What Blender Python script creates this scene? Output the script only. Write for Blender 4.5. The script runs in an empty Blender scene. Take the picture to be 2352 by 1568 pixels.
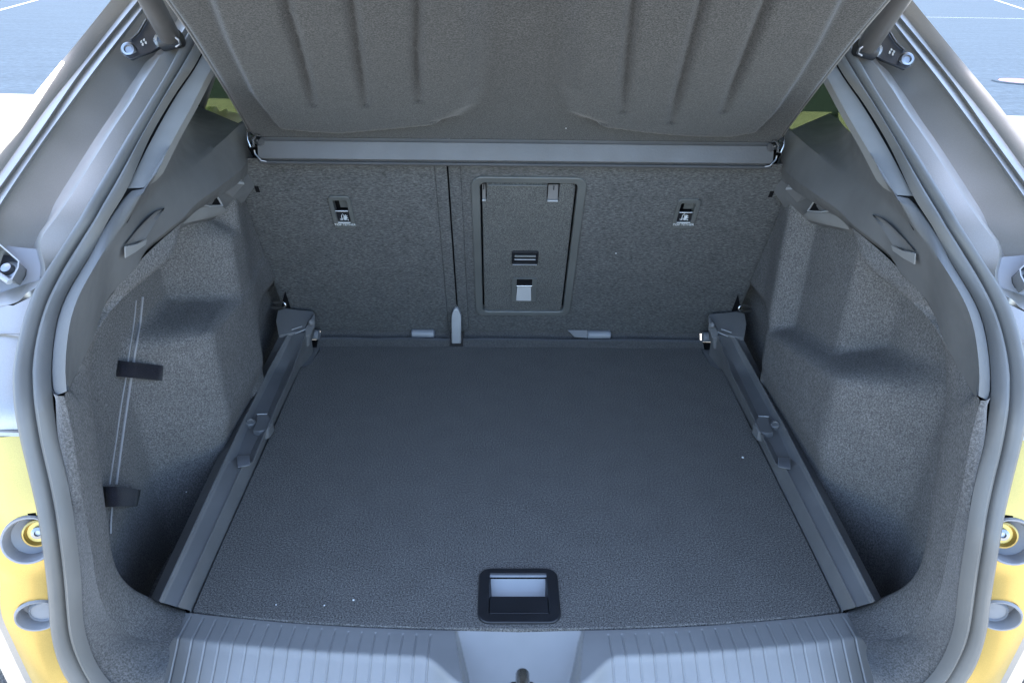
import bpy, bmesh, math, random
from mathutils import Vector, Matrix
random.seed(4)
C = bpy.context.scene.collection
sc = bpy.context.scene
F = 0.72                      # height of the cargo floor above the ground

# ------------------------------------------------------------------ camera
CAM = Vector((-0.031, 0.0, 0.83))          # relative to the cargo floor
YAW, PIT, ROL = math.radians(1.10), math.radians(26.5), math.radians(-0.85)
cy_, sy_ = math.cos(YAW), math.sin(YAW)
fw = Vector((sy_, cy_, 0)) * math.cos(PIT) + Vector((0, 0, -1)) * math.sin(PIT)
r0 = Vector((cy_, -sy_, 0)); d0 = fw.cross(r0)
RT = r0 * math.cos(ROL) + d0 * math.sin(ROL)
DN = d0 * math.cos(ROL) - r0 * math.sin(ROL)
FPX = 1699.0
cam = bpy.data.cameras.new('camera'); cam.lens = FPX / 2352 * 36; cam.sensor_width = 36
cam.clip_end = 500; cam.clip_start = 0.02
co = bpy.data.objects.new('camera', cam); C.objects.link(co)
co.matrix_world = Matrix(((RT.x, -DN.x, -fw.x, CAM.x), (RT.y, -DN.y, -fw.y, CAM.y), (RT.z, -DN.z, -fw.z, CAM.z + F), (0, 0, 0, 1)))
sc.camera = co

# ------------------------------------------------------------------ light
SUN_EL, SUN_AZ = math.radians(72), math.radians(-5)      # ahead of the car, slightly to the left
w = bpy.data.worlds.new("World"); sc.world = w; w.use_nodes = True
nt = w.node_tree; nt.nodes.clear()
sky = nt.nodes.new('ShaderNodeTexSky'); sky.sky_type = 'NISHITA'; sky.sun_disc = False
sky.sun_elevation = SUN_EL; sky.sun_rotation = SUN_AZ; sky.altitude = 50
bg = nt.nodes.new('ShaderNodeBackground'); bg.inputs[1].default_value = 0.15
wo = nt.nodes.new('ShaderNodeOutputWorld')
nt.links.new(sky.outputs[0], bg.inputs[0]); nt.links.new(bg.outputs[0], wo.inputs[0])
sl = bpy.data.lights.new('sun', 'SUN'); sl.energy = 2.0; sl.angle = math.radians(0.5); sl.color = (1.0, 0.95, 0.86)
so = bpy.data.objects.new('sun', sl); C.objects.link(so)
sd = Vector((math.sin(SUN_AZ) * math.cos(SUN_EL), math.cos(SUN_AZ) * math.cos(SUN_EL), math.sin(SUN_EL)))
so.rotation_euler = sd.to_track_quat('Z', 'Y').to_euler()
so.location = (0, 0, 6)
sc.view_settings.view_transform = 'Standard'; sc.view_settings.look = 'None'
sc.view_settings.gamma = 1; sc.view_settings.exposure = 2.85
sc.cycles.sample_clamp_indirect = 6
sc.cycles.max_bounces = 8; sc.cycles.diffuse_bounces = 5

# ------------------------------------------------------------------ measuring helpers (floor-relative metres)
def ray(px, py):
    return RT * ((px - 1176) / FPX) + DN * ((py - 784) / FPX) + fw
def Py(px, py, y): r = ray(px, py); return CAM + r * ((y - CAM.y) / r.y)
def Pz(px, py, z): r = ray(px, py); return CAM + r * ((z - CAM.z) / r.z)
def solve(px, py, g, a=.25, b=30):
    r = ray(px, py)
    for _ in range(60):
        m = (a + b) / 2
        if g(CAM + r * m) > 0: b = m
        else: a = m
    return CAM + r * ((a + b) / 2)
def yopen(z):                      # profile of the tailgate opening
    if z < .25: return .63
    if z < .40: return .63 + .07 * (z - .25) / .15
    if z < .55: return .70 + (z - .40) / .77
    return .895 + (z - .55) / .5
def Po(px, py, off=0, **k): return solve(px, py, lambda p: p.y - yopen(p.z) - off, .25, 2.5)
ES, EN = Vector((0, -.469, .883)), Vector((0, -.883, -.469))      # seat back: up the panel, out of it
S0_ = Vector((0, 1.70, 0))
def Ps(px, py, off=0): return solve(px, py, lambda p: -(p - S0_).dot(EN) + off, .3, 6)
def seat_uv(p): return p.x, (p - S0_).dot(ES)
def SV(u, s, n=0): return S0_ + Vector((u, 0, 0)) + ES * s + EN * n
SA = math.radians(30)
HD, HN = Vector((0, -math.cos(SA), math.sin(SA))), Vector((0, -math.sin(SA), -math.cos(SA)))   # parcel shelf: outward, downward face
H0 = Vector((0, 1.40, .552))
def Ph(px, py, off=0): return solve(px, py, lambda p: -(p - H0).dot(HN) + off, .3, 6)
def shelf_uv(p): return p.x, (p - H0).dot(HD)
def HV(u, a, n=0): return H0 + Vector((u, 0, 0)) + HD * a + HN * n
def sst(a, b, x):
    t = max(0, min(1, (x - a) / (b - a))); return t * t * (3 - 2 * t)
def W_left(y, z):                  # half width of the carpeted side wall
    z_ = z + .03 * (y - 1.2)
    s2 = .110 * sst(1.055, 1.165, y) * sst(.292, .262, z_) * (1 - .15 * sst(.10, .02, z))
    s1 = .104 * sst(1.245, 1.335, y) * (1 - .45 * sst(.375, .425, z))
    c = .105 * sst(1.33, 1.38, y)
    return .637 - max(s1, s2, c) + .020 * sst(1.36, 1.52, y) - .02 * sst(1.0, .85, y) + .045 * sst(.20, .13, z) * sst(1.38, 1.48, y)
def W_right(y, z):
    s2 = .108 * sst(.925, 1.075, y) * sst(.292, .240, z + .22 * (y - 1.02)) * (1 - .15 * sst(.10, .02, z))
    s1 = .062 * sst(1.125, 1.180, y) * sst(.50, .44, z)
    c = .105 * sst(1.33, 1.40, y)
    dmp = .012 * math.exp(-((y - 1.0) ** 2 / .006 + (z - .33) ** 2 / .004))
    return .637 - max(s1, s2, c) + dmp + .020 * sst(1.38, 1.52, y) - .02 * sst(1.0, .85, y) + .045 * sst(.20, .13, z) * sst(1.38, 1.48, y)
def Pw(px, py, off=0): return solve(px, py, lambda p: -p.x - (W_left(p.y, p.z) - off), .3, 3)

def cr(pts, n):                    # Catmull-Rom through the points, n samples by arc length
    pts = [Vector(p) for p in pts]
    if len(pts) == 2: return [pts[0].lerp(pts[1], i / (n - 1)) for i in range(n)]
    e = [pts[0] * 2 - pts[1]] + pts + [pts[-1] * 2 - pts[-2]]
    out = []
    for i in range(1, len(e) - 2):
        p0, p1, p2, p3 = e[i - 1:i + 3]
        for k in range(16):
            t = k / 16
            out.append(.5 * ((2 * p1) + (p2 - p0) * t + (2 * p0 - 5 * p1 + 4 * p2 - p3) * t * t + (3 * p1 - p0 - 3 * p2 + p3) * t ** 3))
    out.append(pts[-1])
    return poly_n(out, n)
def poly_n(out, n):
    out = [Vector(p) for p in out]
    L = [0]
    for a, b in zip(out, out[1:]): L.append(L[-1] + (b - a).length)
    res = []; j = 0
    for i in range(n):
        d = L[-1] * i / (n - 1)
        while j < len(L) - 2 and L[j + 1] < d: j += 1
        s = L[j + 1] - L[j]
        res.append(out[j].lerp(out[j + 1], 0 if s < 1e-9 else min(1, (d - L[j]) / s)))
    return res

# ------------------------------------------------------------------ materials
def new_mat(name):
    m = bpy.data.materials.new(name); m.use_nodes = True
    n = m.node_tree.nodes; b = n['Principled BSDF']; return m, m.node_tree, b
def ramp(nt_, src, stops):
    r = nt_.nodes.new('ShaderNodeValToRGB'); e = r.color_ramp.elements
    while len(e) > 1: e.remove(e[-1])
    e[0].position, e[0].color = stops[0][0], (*stops[0][1], 1)
    for p, c in stops[1:]:
        x = e.new(p); x.color = (*c, 1)
    nt_.links.new(src, r.inputs[0]); return r.outputs[0]
def noise(nt_, scale, detail=2, stretch=None, rough=.5, rot=None):
    tc = nt_.nodes.new('ShaderNodeTexCoord'); src = tc.outputs['Object']
    if stretch or rot:
        mp = nt_.nodes.new('ShaderNodeMapping')
        if stretch: mp.inputs['Scale'].default_value = stretch
        if rot: mp.inputs['Rotation'].default_value = rot
        nt_.links.new(src, mp.inputs[0]); src = mp.outputs[0]
    nz = nt_.nodes.new('ShaderNodeTexNoise'); nz.inputs['Scale'].default_value = scale
    nz.inputs['Detail'].default_value = detail; nz.inputs['Roughness'].default_value = rough
    nt_.links.new(src, nz.inputs['Vector']); return nz.outputs[0]
def bump(nt_, b, src, strength, dist):
    bp = nt_.nodes.new('ShaderNodeBump'); bp.inputs['Strength'].default_value = strength
    bp.inputs['Distance'].default_value = dist
    nt_.links.new(src, bp.inputs['Height']); nt_.links.new(bp.outputs[0], b.inputs['Normal'])
def felt(name, col, var=.55, stretch=None, scale=330, sheen=.25, rot=None, blot=.06, bs=.5):
    m, t, b = new_mat(name)
    n1 = noise(t, scale, 3, stretch, .75, rot); n2 = noise(t, 18, 3)
    lo = tuple(c * (1 - var) for c in col); hi = tuple(c * (1 + var * 1.5) for c in col)
    c1 = ramp(t, n1, [(.36, lo), (.5, col), (.68, hi)])
    mx = t.nodes.new('ShaderNodeMixRGB'); mx.blend_type = 'MULTIPLY'; mx.inputs[0].default_value = 1
    c2 = ramp(t, n2, [(.3, (1 - blot,) * 3), (.7, (1 + blot,) * 3)])
    t.links.new(c1, mx.inputs[1]); t.links.new(c2, mx.inputs[2]); t.links.new(mx.outputs[0], b.inputs['Base Color'])
    b.inputs['Roughness'].default_value = 1; b.inputs['Specular IOR Level'].default_value = .15
    b.inputs['Sheen Weight'].default_value = sheen; b.inputs['Sheen Roughness'].default_value = .5
    bump(t, b, n1, bs, .0012)
    return m
def plastic(name, col, rough=.5, spec=.5, grain=.12, gs=900):
    m, t, b = new_mat(name)
    n1 = noise(t, gs, 2); n2 = noise(t, 9, 3)
    lo = tuple(c * .9 for c in col); hi = tuple(c * 1.12 for c in col)
    t.links.new(ramp(t, n2, [(.3, lo), (.7, hi)]), b.inputs['Base Color'])
    rr = ramp(t, noise(t, 30, 4), [(.3, (rough * .85,) * 3), (.7, (min(1, rough * 1.15),) * 3)])
    t.links.new(rr, b.inputs['Roughness'])
    b.inputs['Specular IOR Level'].default_value = spec
    if grain: bump(t, b, n1, grain, .0006)
    return m
def paint(name, col, metal=.75, rough=.28):
    m, t, b = new_mat(name)
    n = noise(t, 1500, 1)
    t.links.new(ramp(t, n, [(.35, tuple(c * .93 for c in col)), (.65, tuple(min(1, c * 1.06) for c in col))]), b.inputs['Base Color'])
    b.inputs['Metallic'].default_value = metal; b.inputs['Roughness'].default_value = rough
    b.inputs['Coat Weight'].default_value = .35; b.inputs['Coat Roughness'].default_value = .16
    t.links.new(ramp(t, noise(t, 14, 4), [(.35, (rough * .9,) * 3), (.7, (rough * 1.2,) * 3)]), b.inputs['Roughness'])
    return m
def metal(name, col, rough=.3):
    m, t, b = new_mat(name)
    t.links.new(ramp(t, noise(t, 60, 3), [(.3, tuple(c * .8 for c in col)), (.7, col)]), b.inputs['Base Color'])
    b.inputs['Metallic'].default_value = 1; b.inputs['Roughness'].default_value = rough
    return m

M = {}
M['floor_felt'] = felt('floor_felt', (.112, .106, .099), .72, scale=430, sheen=.1, bs=.15)
M['seat_felt'] = felt('seat_felt', (.100, .102, .102), .50, (.36, 1.3, 1.3), 400, .05, (0, .12, .1))
M['hatch_felt'] = felt('hatch_felt', (.100, .101, .096), .52, None, 430, .15)
M['wall_felt'] = felt('wall_felt', (.140, .137, .134), .42, (1, 1, .8), 430, .0)
M['lining_felt'] = felt('lining_felt', (.082, .080, .078), .45, None, 430, .35)
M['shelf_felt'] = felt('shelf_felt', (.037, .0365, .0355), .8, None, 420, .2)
M['sill'] = plastic('sill_plastic', (.215, .214, .210), .36, .6, .08)
M['trim'] = plastic('trim_plastic', (.132, .133, .132), .62, .4, .2)
M['trim2'] = plastic('trim_light', (.22, .22, .215), .60, .4, .2)
M['rail'] = plastic('rail_plastic', (.150, .150, .150), .42, .45, .15)
M['black'] = plastic('black_plastic', (.012, .013, .016), .45, .5, .1)
M['dark'] = plastic('dark_gap', (.006, .006, .007), .8, .2, 0)
M['rim'] = plastic('rim_plastic', (.115, .12, .115), .36, .5, .08)
M['grey'] = plastic('grey_plastic', (.24, .25, .27), .4, .5, .08)
M['pale'] = plastic('pale_plastic', (.34, .35, .36), .40, .5, .05)
M['rubber'] = plastic('seal_rubber', (.145, .142, .134), .45, .4, .15)
M['rubber_dark'] = plastic('seal_groove', (.02, .02, .021), .7, .3, .1)
M['paint'] = paint('silver_paint', (.335, .322, .300), .65, .38)
M['paint_ground_reflect'] = paint('ground_reflection_paint', (.52, .375, .115), .78, .34)  # silver paint tinted gold to imitate the reflected sunlit ground
M['satin'] = plastic('satin_grey_primer', (.26, .26, .27), .5, .4, .05)
M['bumper'] = paint('bumper_paint', (.34, .33, .32), .7, .36)
M['steel'] = metal('bright_steel', (.75, .75, .74), .25)
M['steel_dark'] = metal('grey_steel', (.35, .36, .38), .35)
M['rod'] = plastic('strut_cover', (.10, .095, .09), .35, .6, .05)
M['white'] = plastic('white_print', (.72, .76, .78), .6, .3, 0)
M['slot_pale'] = plastic('slot_plastic', (.48, .49, .50), .4, .4, .05)
M['cream'] = plastic('sunlit_patch_cream', (.80, .72, .38), .7, .2, .1)
M['lint'] = plastic('lint_white', (.85, .85, .85), .9, .1, 0)
M['band'] = felt('elastic_black', (.016, .016, .022), .3, None, 600, .1)
M['hair'] = plastic('seam_thread', (.30, .30, .31), .8, .3, 0)
def ground_mat(name, col, rough, sc1, var, tint=None):
    m, t, b = new_mat(name)
    n1 = noise(t, sc1, 4, None, .8); n2 = noise(t, .5, 5, (1, 6, 1) if name == 'asphalt' else None)
    mx = t.nodes.new('ShaderNodeMixRGB'); mx.blend_type = 'MULTIPLY'; mx.inputs[0].default_value = 1
    t.links.new(ramp(t, n1, [(.3, tuple(c * (1 - var) for c in col)), (.55, col), (.75, tuple(c * (1 + var) for c in col))]), mx.inputs[1])
    t.links.new(ramp(t, n2, [(.35, (.92,) * 3), (.65, (1.08,) * 3)]), mx.inputs[2])
    t.links.new(mx.outputs[0], b.inputs['Base Color']); b.inputs['Roughness'].default_value = rough; b.inputs['Specular IOR Level'].default_value = .08
    bump(t, b, n1, .5, .01)
    return m
M['asphalt'] = ground_mat('asphalt', (.047, .066, .088), .85, 8, .35)
M['concrete'] = ground_mat('concrete', (.40, .378, .33), .9, 12, .10)
M['line'] = ground_mat('road_paint', (.75, .77, .76), .7, 30, .15)
M['manhole'] = ground_mat('rusty_iron', (.30, .16, .15), .6, 40, .4)
def glass(name, col):
    m = bpy.data.materials.new(name); m.use_nodes = True; t = m.node_tree; t.nodes.clear()
    o = t.nodes.new('ShaderNodeOutputMaterial'); tr = t.nodes.new('ShaderNodeBsdfTransparent'); gl = t.nodes.new('ShaderNodeBsdfGlossy')
    gl.inputs['Roughness'].default_value = .02; mx = t.nodes.new('ShaderNodeMixShader')
    tr.inputs[0].default_value = (*col, 1); mx.inputs[0].default_value = .06
    t.links.new(tr.outputs[0], mx.inputs[1]); t.links.new(gl.outputs[0], mx.inputs[2]); t.links.new(mx.outputs[0], o.inputs[0]); return m
M['rear_glass'] = glass('rear_window_glass', (.72, .76, .78))
M['glass'] = glass('green_tinted_glass', (.25, .28, .185))

# ------------------------------------------------------------------ object helpers
def obj(name, verts, faces, mat, parent=None, smooth=None, bevel=None, side=1, solid=None, seg=2, subsurf=0):
    """verts are floor-relative; side=-1 keeps the left one, side=1 as is, side='R' mirrors it"""
    me = bpy.data.meshes.new(name)
    vs = [Vector(v) for v in verts]
    if side == 'R': vs = [Vector((-v.x, v.y, v.z)) for v in vs]
    org = parent_origin(parent)
    me.from_pydata([(v.x - org.x, v.y - org.y, v.z + F - org.z) for v in vs], [], faces)
    bm = bmesh.new(); bm.from_mesh(me); bmesh.ops.remove_doubles(bm, verts=bm.verts, dist=1e-6)
    bmesh.ops.recalc_face_normals(bm, faces=bm.faces); bm.to_mesh(me); bm.free()
    me.materials.append(M[mat] if isinstance(mat, str) else mat)
    if smooth is not None:
        me.polygons.foreach_set('use_smooth', [True] * len(me.polygons))
        me.set_sharp_from_angle(angle=math.radians(smooth))
    o = bpy.data.objects.new(name, me); C.objects.link(o)
    if parent: o.parent = parent
    if solid:
        s = o.modifiers.new('thick', 'SOLIDIFY'); s.thickness = solid; s.offset = 0
    if bevel:
        b = o.modifiers.new('bevel', 'BEVEL'); b.width = bevel; b.segments = seg; b.limit_method = 'ANGLE'
        b.angle_limit = math.radians(35); b.harden_normals = False
        if smooth is None: me.polygons.foreach_set('use_smooth', [True] * len(me.polygons)); me.set_sharp_from_angle(angle=math.radians(35))
    return o
def parent_origin(p):
    o = Vector((0, 0, 0))
    while p is not None: o += Vector(p.location); p = p.parent
    return o
def empty(name, loc, label, cat, group=None):
    o = bpy.data.objects.new(name, None); C.objects.link(o); o.location = (loc[0], loc[1], loc[2] + F); o.empty_display_size = .05
    tag(o, label, cat, group); return o
def tag(o, label=None, cat=None, group=None, kind=None):
    if label: o['label'] = label
    if cat: o['category'] = cat
    if group: o['group'] = group
    if kind: o['kind'] = kind
    return o
def grid_faces(nr, ncol, close=False):
    f = []
    for i in range(nr - 1):
        for j in range(ncol - 1 if not close else ncol):
            j2 = (j + 1) % ncol
            f.append((i * ncol + j, i * ncol + j2, (i + 1) * ncol + j2, (i + 1) * ncol + j))
    return f
def loft(name, lines, n, mat, parent=None, smooth=40, side=1, solid=None, curve=True, bevel=None):
    rows = [cr(l, n) if curve else poly_n(l, n) for l in lines]
    v = [p for r in rows for p in r]
    return obj(name, v, grid_faces(len(rows), n), mat, parent, smooth, bevel, side, solid)
def prism(name, pts, dirv, mat, parent=None, bevel=None, side=1, seg=2, smooth=None):
    pts = [Vector(p) for p in pts]; n = len(pts); d = Vector(dirv)
    v = pts + [p + d for p in pts]
    f = [tuple(range(n)), tuple(range(2 * n - 1, n - 1, -1))] + [(i, (i + 1) % n, n + (i + 1) % n, n + i) for i in range(n)]
    return obj(name, v, f, mat, parent, smooth, bevel, side, seg=seg)
def tube(name, path, rad, mat, parent=None, side=1, ns=14, caps=True, smooth=50):
    path = [Vector(p) for p in path]; v = []; f = []
    if not isinstance(rad, (list, tuple)): rad = [rad] * len(path)
    prev = None
    for i, p in enumerate(path):
        t = (path[min(i + 1, len(path) - 1)] - path[max(i - 1, 0)]).normalized()
        if prev is None: a = t.orthogonal().normalized()
        else: a = (prev - t * prev.dot(t)).normalized()
        prev = a; b = t.cross(a)
        for k in range(ns):
            th = 2 * math.pi * k / ns; v.append(p + (a * math.cos(th) + b * math.sin(th)) * rad[i])
    f = grid_faces(len(path), ns, True)
    if caps: f += [tuple(range(ns)), tuple(range(len(v) - ns, len(v)))]
    return obj(name, v, f, mat, parent, smooth, None, side)
def disc_stack(name, c, axis, prof, mat, parent=None, side=1, ns=28):   # lathe about axis: prof = [(radius, along)]
    axis = Vector(axis).normalized(); a = axis.orthogonal().normalized(); b = axis.cross(a); v = []
    for r, h in prof:
        for k in range(ns):
            th = 2 * math.pi * k / ns; v.append(Vector(c) + axis * h + (a * math.cos(th) + b * math.sin(th)) * max(r, 1e-5))
    return obj(name, v, grid_faces(len(prof), ns, True), mat, parent, 35, None, side)
def rrect(x0, x1, y0, y1, r, k=5):
    out = []
    for cx, cy, a0 in ((x1 - r, y1 - r, 0), (x0 + r, y1 - r, 90), (x0 + r, y0 + r, 180), (x1 - r, y0 + r, 270)):
        for i in range(k + 1):
            a = math.radians(a0 + 90 * i / k); out.append((cx + r * math.cos(a), cy + r * math.sin(a)))
    return out
def holed(name, outer, holes, dirv, mat, parent, bevel):
    bm = bmesh.new()
    for lp in [outer] + holes:
        vs = [bm.verts.new(p) for p in lp]
        for i in range(len(vs)): bm.edges.new((vs[i], vs[(i + 1) % len(vs)]))
    bmesh.ops.triangle_fill(bm, use_beauty=True, use_dissolve=False, edges=list(bm.edges))
    bm.verts.ensure_lookup_table(); bm.verts.index_update()
    v = [p.co.copy() for p in bm.verts]; n = len(v)
    f = [tuple(q.index for q in x.verts) for x in bm.faces]
    be = [(e.verts[0].index, e.verts[1].index) for e in bm.edges if len(e.link_faces) == 1]; bm.free()
    v2 = v + [p + Vector(dirv) for p in v]
    ff = f + [tuple(i + n for i in reversed(x)) for x in f] + [(a_, b2, b2 + n, a_ + n) for a_, b2 in be]
    return obj(name, v2, ff, mat, parent, None, bevel)
def ring(name, outer, inner, fn, h, mat, parent=None, bevel=None, lip=0):
    """frame between two rounded outlines; fn maps (u, v, height) to a point"""
    n = len(outer); v = []
    for pts, z in ((outer, -.004), (outer, h), (inner, h - lip), (inner, -.012)):
        v += [fn(u, w_, z) for u, w_ in pts]
    return obj(name, v, grid_faces(4, n, True), mat, parent, 40, bevel)
def box(name, c, ex, ey, ez, mat, parent=None, bevel=None, side=1):
    c, ex, ey, ez = Vector(c), Vector(ex), Vector(ey), Vector(ez)
    return prism(name, [c - ex - ey - ez, c + ex - ey - ez, c + ex + ey - ez, c - ex + ey - ez], ez * 2, mat, parent, bevel, side)

# ================================================================== GROUND
G = -F
def sheet(name, pts, z, mat, kind='structure'):
    o = obj(name, [Vector((x, y, G + z)) for x, y in pts], [tuple(range(len(pts)))], mat); tag(o, kind=kind); return o
a = sheet('ground', [(-90, -60), (90, -60), (90, 160), (-90, 160)], 0, 'asphalt')
tag(a, 'blue-grey asphalt of the parking lot stretching ahead of the car')
c1, c2 = Pz(60, 218, G), Pz(2330, 268, G)
def yb(x): return c1.y + (c2.y - c1.y) * (x - c1.x) / (c2.x - c1.x)
b_ = sheet('pavement', [(-30, -25), (30, -25), (30, yb(30)), (-30, yb(-30))], .006, 'concrete')
tag(b_, 'sunlit pale concrete the car stands on')
def strip_line(p, q, wd, label):
    p, q = Pz(*p, G), Pz(*q, G); d = (q - p).normalized(); n = Vector((-d.y, d.x, 0)) * wd / 2; p = p - d * 6; q = q + d * 6
    o = obj('painted_line', [v + Vector((0, 0, .012)) for v in (p - n, q - n, q + n, p + n)], [(0, 1, 2, 3)], 'line'); tag(o, label, kind='structure')
strip_line((5, 23), (85, 1), .12, 'white painted bay line on the asphalt left of the car')
strip_line((2290, 2), (2345, 20), .12, 'white painted bay line on the asphalt at the right, running away')
strip_line((2160, 41), (2345, 44), .06, 'faint thin pale line across the asphalt right of the car')
mc = Pz(2343, 189, G)
mh = empty('manhole_cover', (mc.x, mc.y, G + .008), 'reddish rusty manhole cover in the asphalt right of the car', 'manhole cover')
disc_stack('cover_plate', mc + Vector((0, 0, .012)), (0, 0, 1), [(.0, .012), (.16, .012), (.17, .006), (.24, .006), (.25, .012), (.32, .012), (.33, 0)], 'manhole', mh)
disc_stack('frame_ring', mc + Vector((0, 0, .006)), (0, 0, 1), [(.33, 0), (.335, .014), (.42, .014), (.43, 0)], 'asphalt', mh)

# ================================================================== CAR
car = empty('car', (0, 2.2, G), 'silver hatchback with its tailgate open, seen into the grey carpeted cargo area', 'car')
car.location.z = 0
def both(fn):
    for s in (1, 'R'): fn(s)
TA = lambda l, fn, off: [fn(x, y, off) for x, y in l]

D_ = [(500, -40), (470, 20), (426, 99), (381, 186), (294, 324), (210, 470), (204, 481), (144, 580), (99, 646), (84, 676), (64, 736), (51, 790), (42, 846), (42, 842 + 30), (45, 932), (60, 1007), (75, 1067), (96, 1157), (99, 1173), (114, 1278), (123, 1368), (126, 1428), (138, 1488), (156, 1536), (177, 1568), (215, 1625), (290, 1690), (420, 1745), (700, 1770), (1190, 1778)]
G1 = [(515, -25), (478, 48), (437, 125), (369, 246), (300, 369), (240, 470), (222, 505), (180, 568), (150, 616), (120, 676), (102, 727), (86, 796), (80, 847), (80, 858), (86, 933), (99, 1008), (120, 1098), (135, 1173), (142, 1223), (152, 1308), (158, 1383), (168, 1458), (192, 1518), (222, 1568), (262, 1612), (330, 1662), (450, 1705), (720, 1730), (1190, 1738)]
G2 = [(540, -20), (495, 60), (448, 150), (399, 222), (345, 315), (294, 430), (249, 505), (216, 571), (183, 625), (156, 670), (135, 721), (123, 781), (118, 847), (120, 903), (132, 999), (150, 1077), (165, 1158), (174, 1223), (186, 1323), (192, 1428), (210, 1497), (234, 1542), (256, 1568), (300, 1606), (370, 1642), (480, 1672), (740, 1692), (1190, 1700)]
def seal(side):
    N = 130
    def lerp(a_, b2, t): return [p.lerp(q, t) for p, q in zip(a_, b2)]
    d = cr([Po(x, y, .012) for x, y in D_], N); g1 = cr([Po(x, y, .010) for x, y in G1], N); g2 = cr([Po(x, y, .012) for x, y in G2], N)
    def up(l, h): return [p + Vector((0, -h * .8, h * .25)) for p in l]
    rows = [d, up(lerp(d, g1, .06), .012), up(lerp(d, g1, .25), .020), up(lerp(d, g1, .5), .023), up(lerp(d, g1, .75), .020), up(lerp(d, g1, .93), .010), g1]
    obj('weather_strip', [p for r in rows for p in r], grid_faces(len(rows), N), 'rubber', car, 60, None, side)
    rows = [g1, up(lerp(g1, g2, .10), .008), up(lerp(g1, g2, .3), .016), up(lerp(g1, g2, .55), .018), up(lerp(g1, g2, .8), .013), up(lerp(g1, g2, .95), .004), g2]
    o = obj('inner_seal_lip', [p for r in rows for p in r], grid_faces(len(rows), N), 'rubber', car, 60, None, side)
both(seal)

# painted body round the opening
LC = [(470, -30), (432, 50), (396, 110), (372, 125), (352, 155), (327, 192), (300, 237), (255, 303), (150, 470), (102, 535), (93, 556), (95, 580), (104, 610), (102, 640)]
LB = [(352, -20), (328, 18), (228, 147), (168, 228), (90, 336), (0, 470), (-8, 500), (-12, 545), (-30, 600), (-40, 640), (-45, 690)]
LA = [(341, -26), (318, 0), (192, 156), (90, 303), (0, 429), (-40, 485), (-60, 545), (-70, 600), (-80, 640), (-80, 690)]
LI = [(309, -26), (288, 0), (186, 132), (99, 240), (0, 378), (-60, 460), (-90, 520), (-110, 580), (-115, 640), (-118, 690)]
LO = [(282, -26), (261, 0), (195, 81), (90, 210), (-30, 370), (-90, 450), (-130, 520), (-150, 600), (-155, 690)]
def body_upper(side):
    DD = [(478, -30), (452, 40), (426, 99), (381, 186), (294, 324), (210, 470), (144, 580), (108, 636), (99, 648)]
    N = 60
    seald = cr([Po(x, y, .014) for x, y in DD], N)
    c0 = cr([Po(x, y, .004) for x, y in LC], N); c1 = cr([Po(x - 5, y - 2, .010) for x, y in LC], N)
    loft('opening_flange', [seald, c0], N, 'paint', car, 40, side, curve=False)
    c2 = cr([Po(x - 9, y - 5, .032) for x, y in LC], N)
    b0 = cr([Po(x, y, .010) for x, y in LB], N); b2 = cr([Po(x + 6, y + 3, .022) for x, y in LB], N)
    mid = [p.lerp(q, .35) + Vector((0, .022, -.01)) for p, q in zip(c2, b2)]
    mid2 = [p.lerp(q, .75) + Vector((0, .012, -.006)) for p, q in zip(c2, b2)]
    loft('gutter_channel', [c0, c1, c2, mid, mid2, b2, b0], N, 'paint', car, 50, side, curve=False)
    a0 = cr([Po(x, y, .004) for x, y in LA], N); am = cr([Po(x + 5, y + 4, .016) for x, y in LA], N)
    i0 = cr([Po(x, y, .000) for x, y in LI], N); im = cr([Po(x + 10, y + 6, .010) for x, y in LI], N)
    o0 = cr([Po(x, y, .012) for x, y in LO], N)
    io = [(p + q) / 2 + Vector((-.004, -.006, .006)) for p, q in zip(i0, o0)]
    o1 = [p + Vector((-.012, .035, -.01)) for p in o0]
    o2 = [p + Vector((-.030, .25, -.02)) for p in o0]; o3 = [p + Vector((-.04, .42, -.03)) for p in o0]
    loft('quarter_panel', [b0, am, a0, im, i0, io, o0, o1, o2, o3], N, 'paint', car, 50, side, curve=False)
both(body_upper)

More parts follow.
